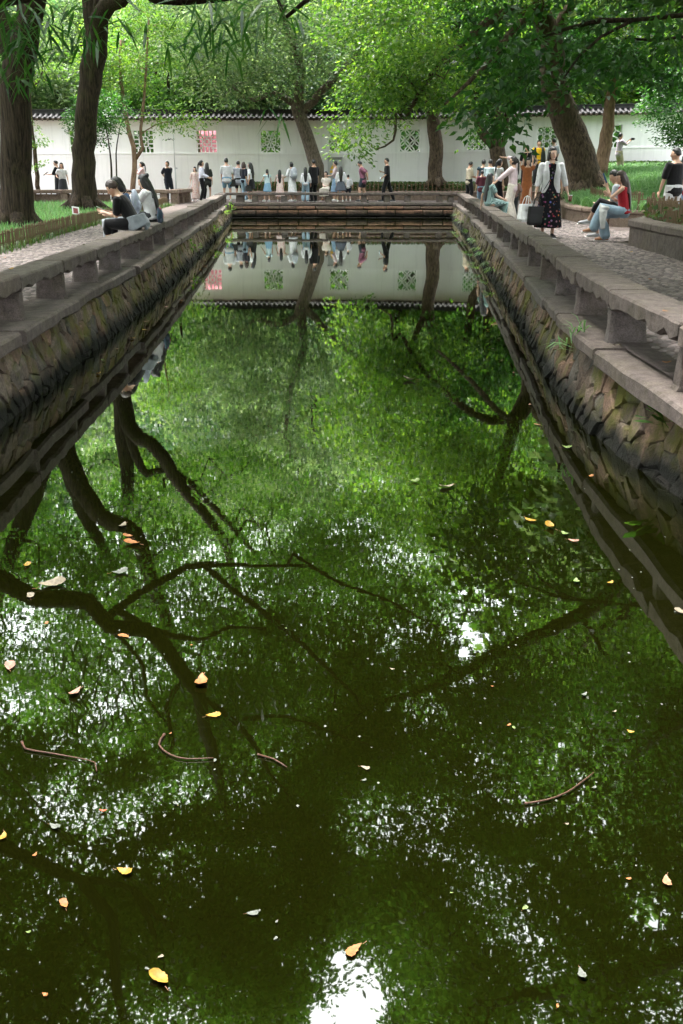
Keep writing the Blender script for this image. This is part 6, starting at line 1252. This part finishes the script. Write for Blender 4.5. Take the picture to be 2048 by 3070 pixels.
for i in range(46):                                  # the drift along the two banks
    if i % 2: Yv = 5.9+i*.35; X_ = xl(Yv, WL_R)-rr.uniform(.22, .5)
    else: Yv = 9+i*.36; X_ = xl(Yv, WL_L)+rr.uniform(.22, .42)
    float_leaf(0, 0, rr.uniform(.07, .13), rr.choice(['orange', 'yellow', 'pale', 'pink', 'brown', 'green']), 'small fallen leaf in the drift along the %s bank' % ('right' if i % 2 else 'left'), 100+i, grp='leaf drift along the %s bank' % ('right' if i % 2 else 'left'), world=Vector((X_, Yv, .004)))
for i in range(26):
    px, py = rr.uniform(40, 2000), rr.uniform(1800, 3040); float_leaf(px, py, rr.uniform(.015, .032), rr.choice(['pale', 'grey', 'orange', 'green']), 'tiny leaf fragment floating on the open water', 300+i, grp='leaf fragments on the open water')
walk = [(1655, 645, 'orange', 'orange leaf on the near left coping of the walk')]
for i, (px, py, z, lab) in enumerate(((1950, 838, GZ+.02, 'orange leaf lying on the right pebble walk'), (1892, 756, GZ+.02, 'small orange leaf further along the right walk'), (2015, 778, GZ+.02, 'yellow leaf at the foot of the seat wall'), (1995, 932, 1.015, 'yellow leaf on the near right bench slab'), (1860, 985, .61, 'yellow leaf beneath the near right bench'), (1845, 1035, .61, 'orange leaf on the right coping beside the post'), (1998, 1088, .61, 'tan leaf on the nearest right coping slab'), (33, 808, 1.015, 'curled tan leaf on the near left bench slab'), (75, 757, GZ+.02, 'orange leaf on the left pebble walk'), (15, 772, GZ+.02, 'rust leaf at the left edge of the walk'), (175, 700, GZ+.02, 'small leaf on the far left walk'), (252, 735, 1.015, 'small orange leaf on the left bench near the sitters'))):
    float_leaf(px, py, .10, ['orange', 'yellow', 'pale'][i % 3], lab, 400+i, z=z, grp='fallen leaves on the walk')
def twig(label, pts, r_):
    o = tag(empty('floating_twig', onZ(*pts[0], .006)), label, 'twig', 'twigs floating on the water'); q = [onZ(*p_, .006)-o.location for p_ in pts]; mb = MB(); sp = smooth_path([tuple(v_) for v_ in q], .03); mb.tube(sp, [r_*(1-.5*i_/len(sp)) for i_ in range(len(sp))], 6); mb.build('stem', plain('twig_red', (.05, .022, .012), .6, .3, .3, 40), o, True)
    mb = MB(); mb.ball(tuple(q[0]), (r_*1.6, r_*1.6, r_*1.2), None, 8, 6); mb.build('knot', MAT['twig_red'], o, True)
twig('long reddish twig floating at the left', [(66, 2225), (75, 2244), (150, 2258), (230, 2272), (285, 2286), (290, 2312)], .0038); twig('hooked reddish twig floating left of centre', [(492, 2202), (476, 2232), (510, 2262), (560, 2275), (640, 2272)], .0038)
twig('reddish twig slanting up on the right water', [(1578, 2408), (1640, 2398), (1700, 2375), (1750, 2340), (1780, 2316)], .0038); twig('short pale twig end beside the hooked one', [(775, 2262), (820, 2275), (860, 2300)], .0032)
# pollen and dust specks
n = 420; V = np.empty((n, 4, 3)); P = np.stack([rng.uniform(-2.3, 1.8, n), 2+rng.gamma(1.6, 3.0, n), np.full(n, .003)], 1); P = P[P[:, 1] < 30]; n = len(P); V = np.empty((n, 4, 3)); s_ = rng.uniform(.002, .006, n)
for k_i in range(4): V[:, k_i] = P+np.stack([np.cos(k_i*PI/2)*s_, np.sin(k_i*PI/2)*s_*1.4, np.zeros(n)], 1)
tag(link('water_specks', np_mesh(V.reshape(-1, 3), np.arange(4*n).reshape(-1, 4), 4), LC['grey']), 'pale specks of dust and pollen scattered over the water', 'specks', kind='stuff')
# small plant sign by the second trunk
p = atY(228, 625, 26.5); sg = tag(empty('lawn_sign', (p.x, 26.5, .66)), 'small tilted sign plate with red panel by the left fence', 'sign'); sg.scale = (.62,)*3
mb = MB(); mb.tube([(0, 0, 0), (0, 0, .34)], .012, 6); mb.build('stake', MAT['dark_wood'], sg); mb = MB(); mb.add([(-.16, -.02, .30), (.14, -.06, .26), (.10, .06, .56), (-.2, .10, .60), (-.16, 0, .30), (.14, -.04, .26), (.10, .08, .56), (-.2, .12, .60)], [(0, 1, 2, 3), (7, 6, 5, 4), (0, 4, 5, 1), (1, 5, 6, 2), (2, 6, 7, 3), (3, 7, 4, 0)]); mb.build('plate', MAT['cabinet_grey'], sg)
mb = MB(); mb.add([(-.11, -.016, .335), (.09, -.042, .308), (.065, .04, .515), (-.135, .066, .545)], [(0, 1, 2, 3)]); o = mb.build('panel', plain('sign_red', (.13, .025, .025), .6), sg); o.location = (-.002, -.008, -.002)
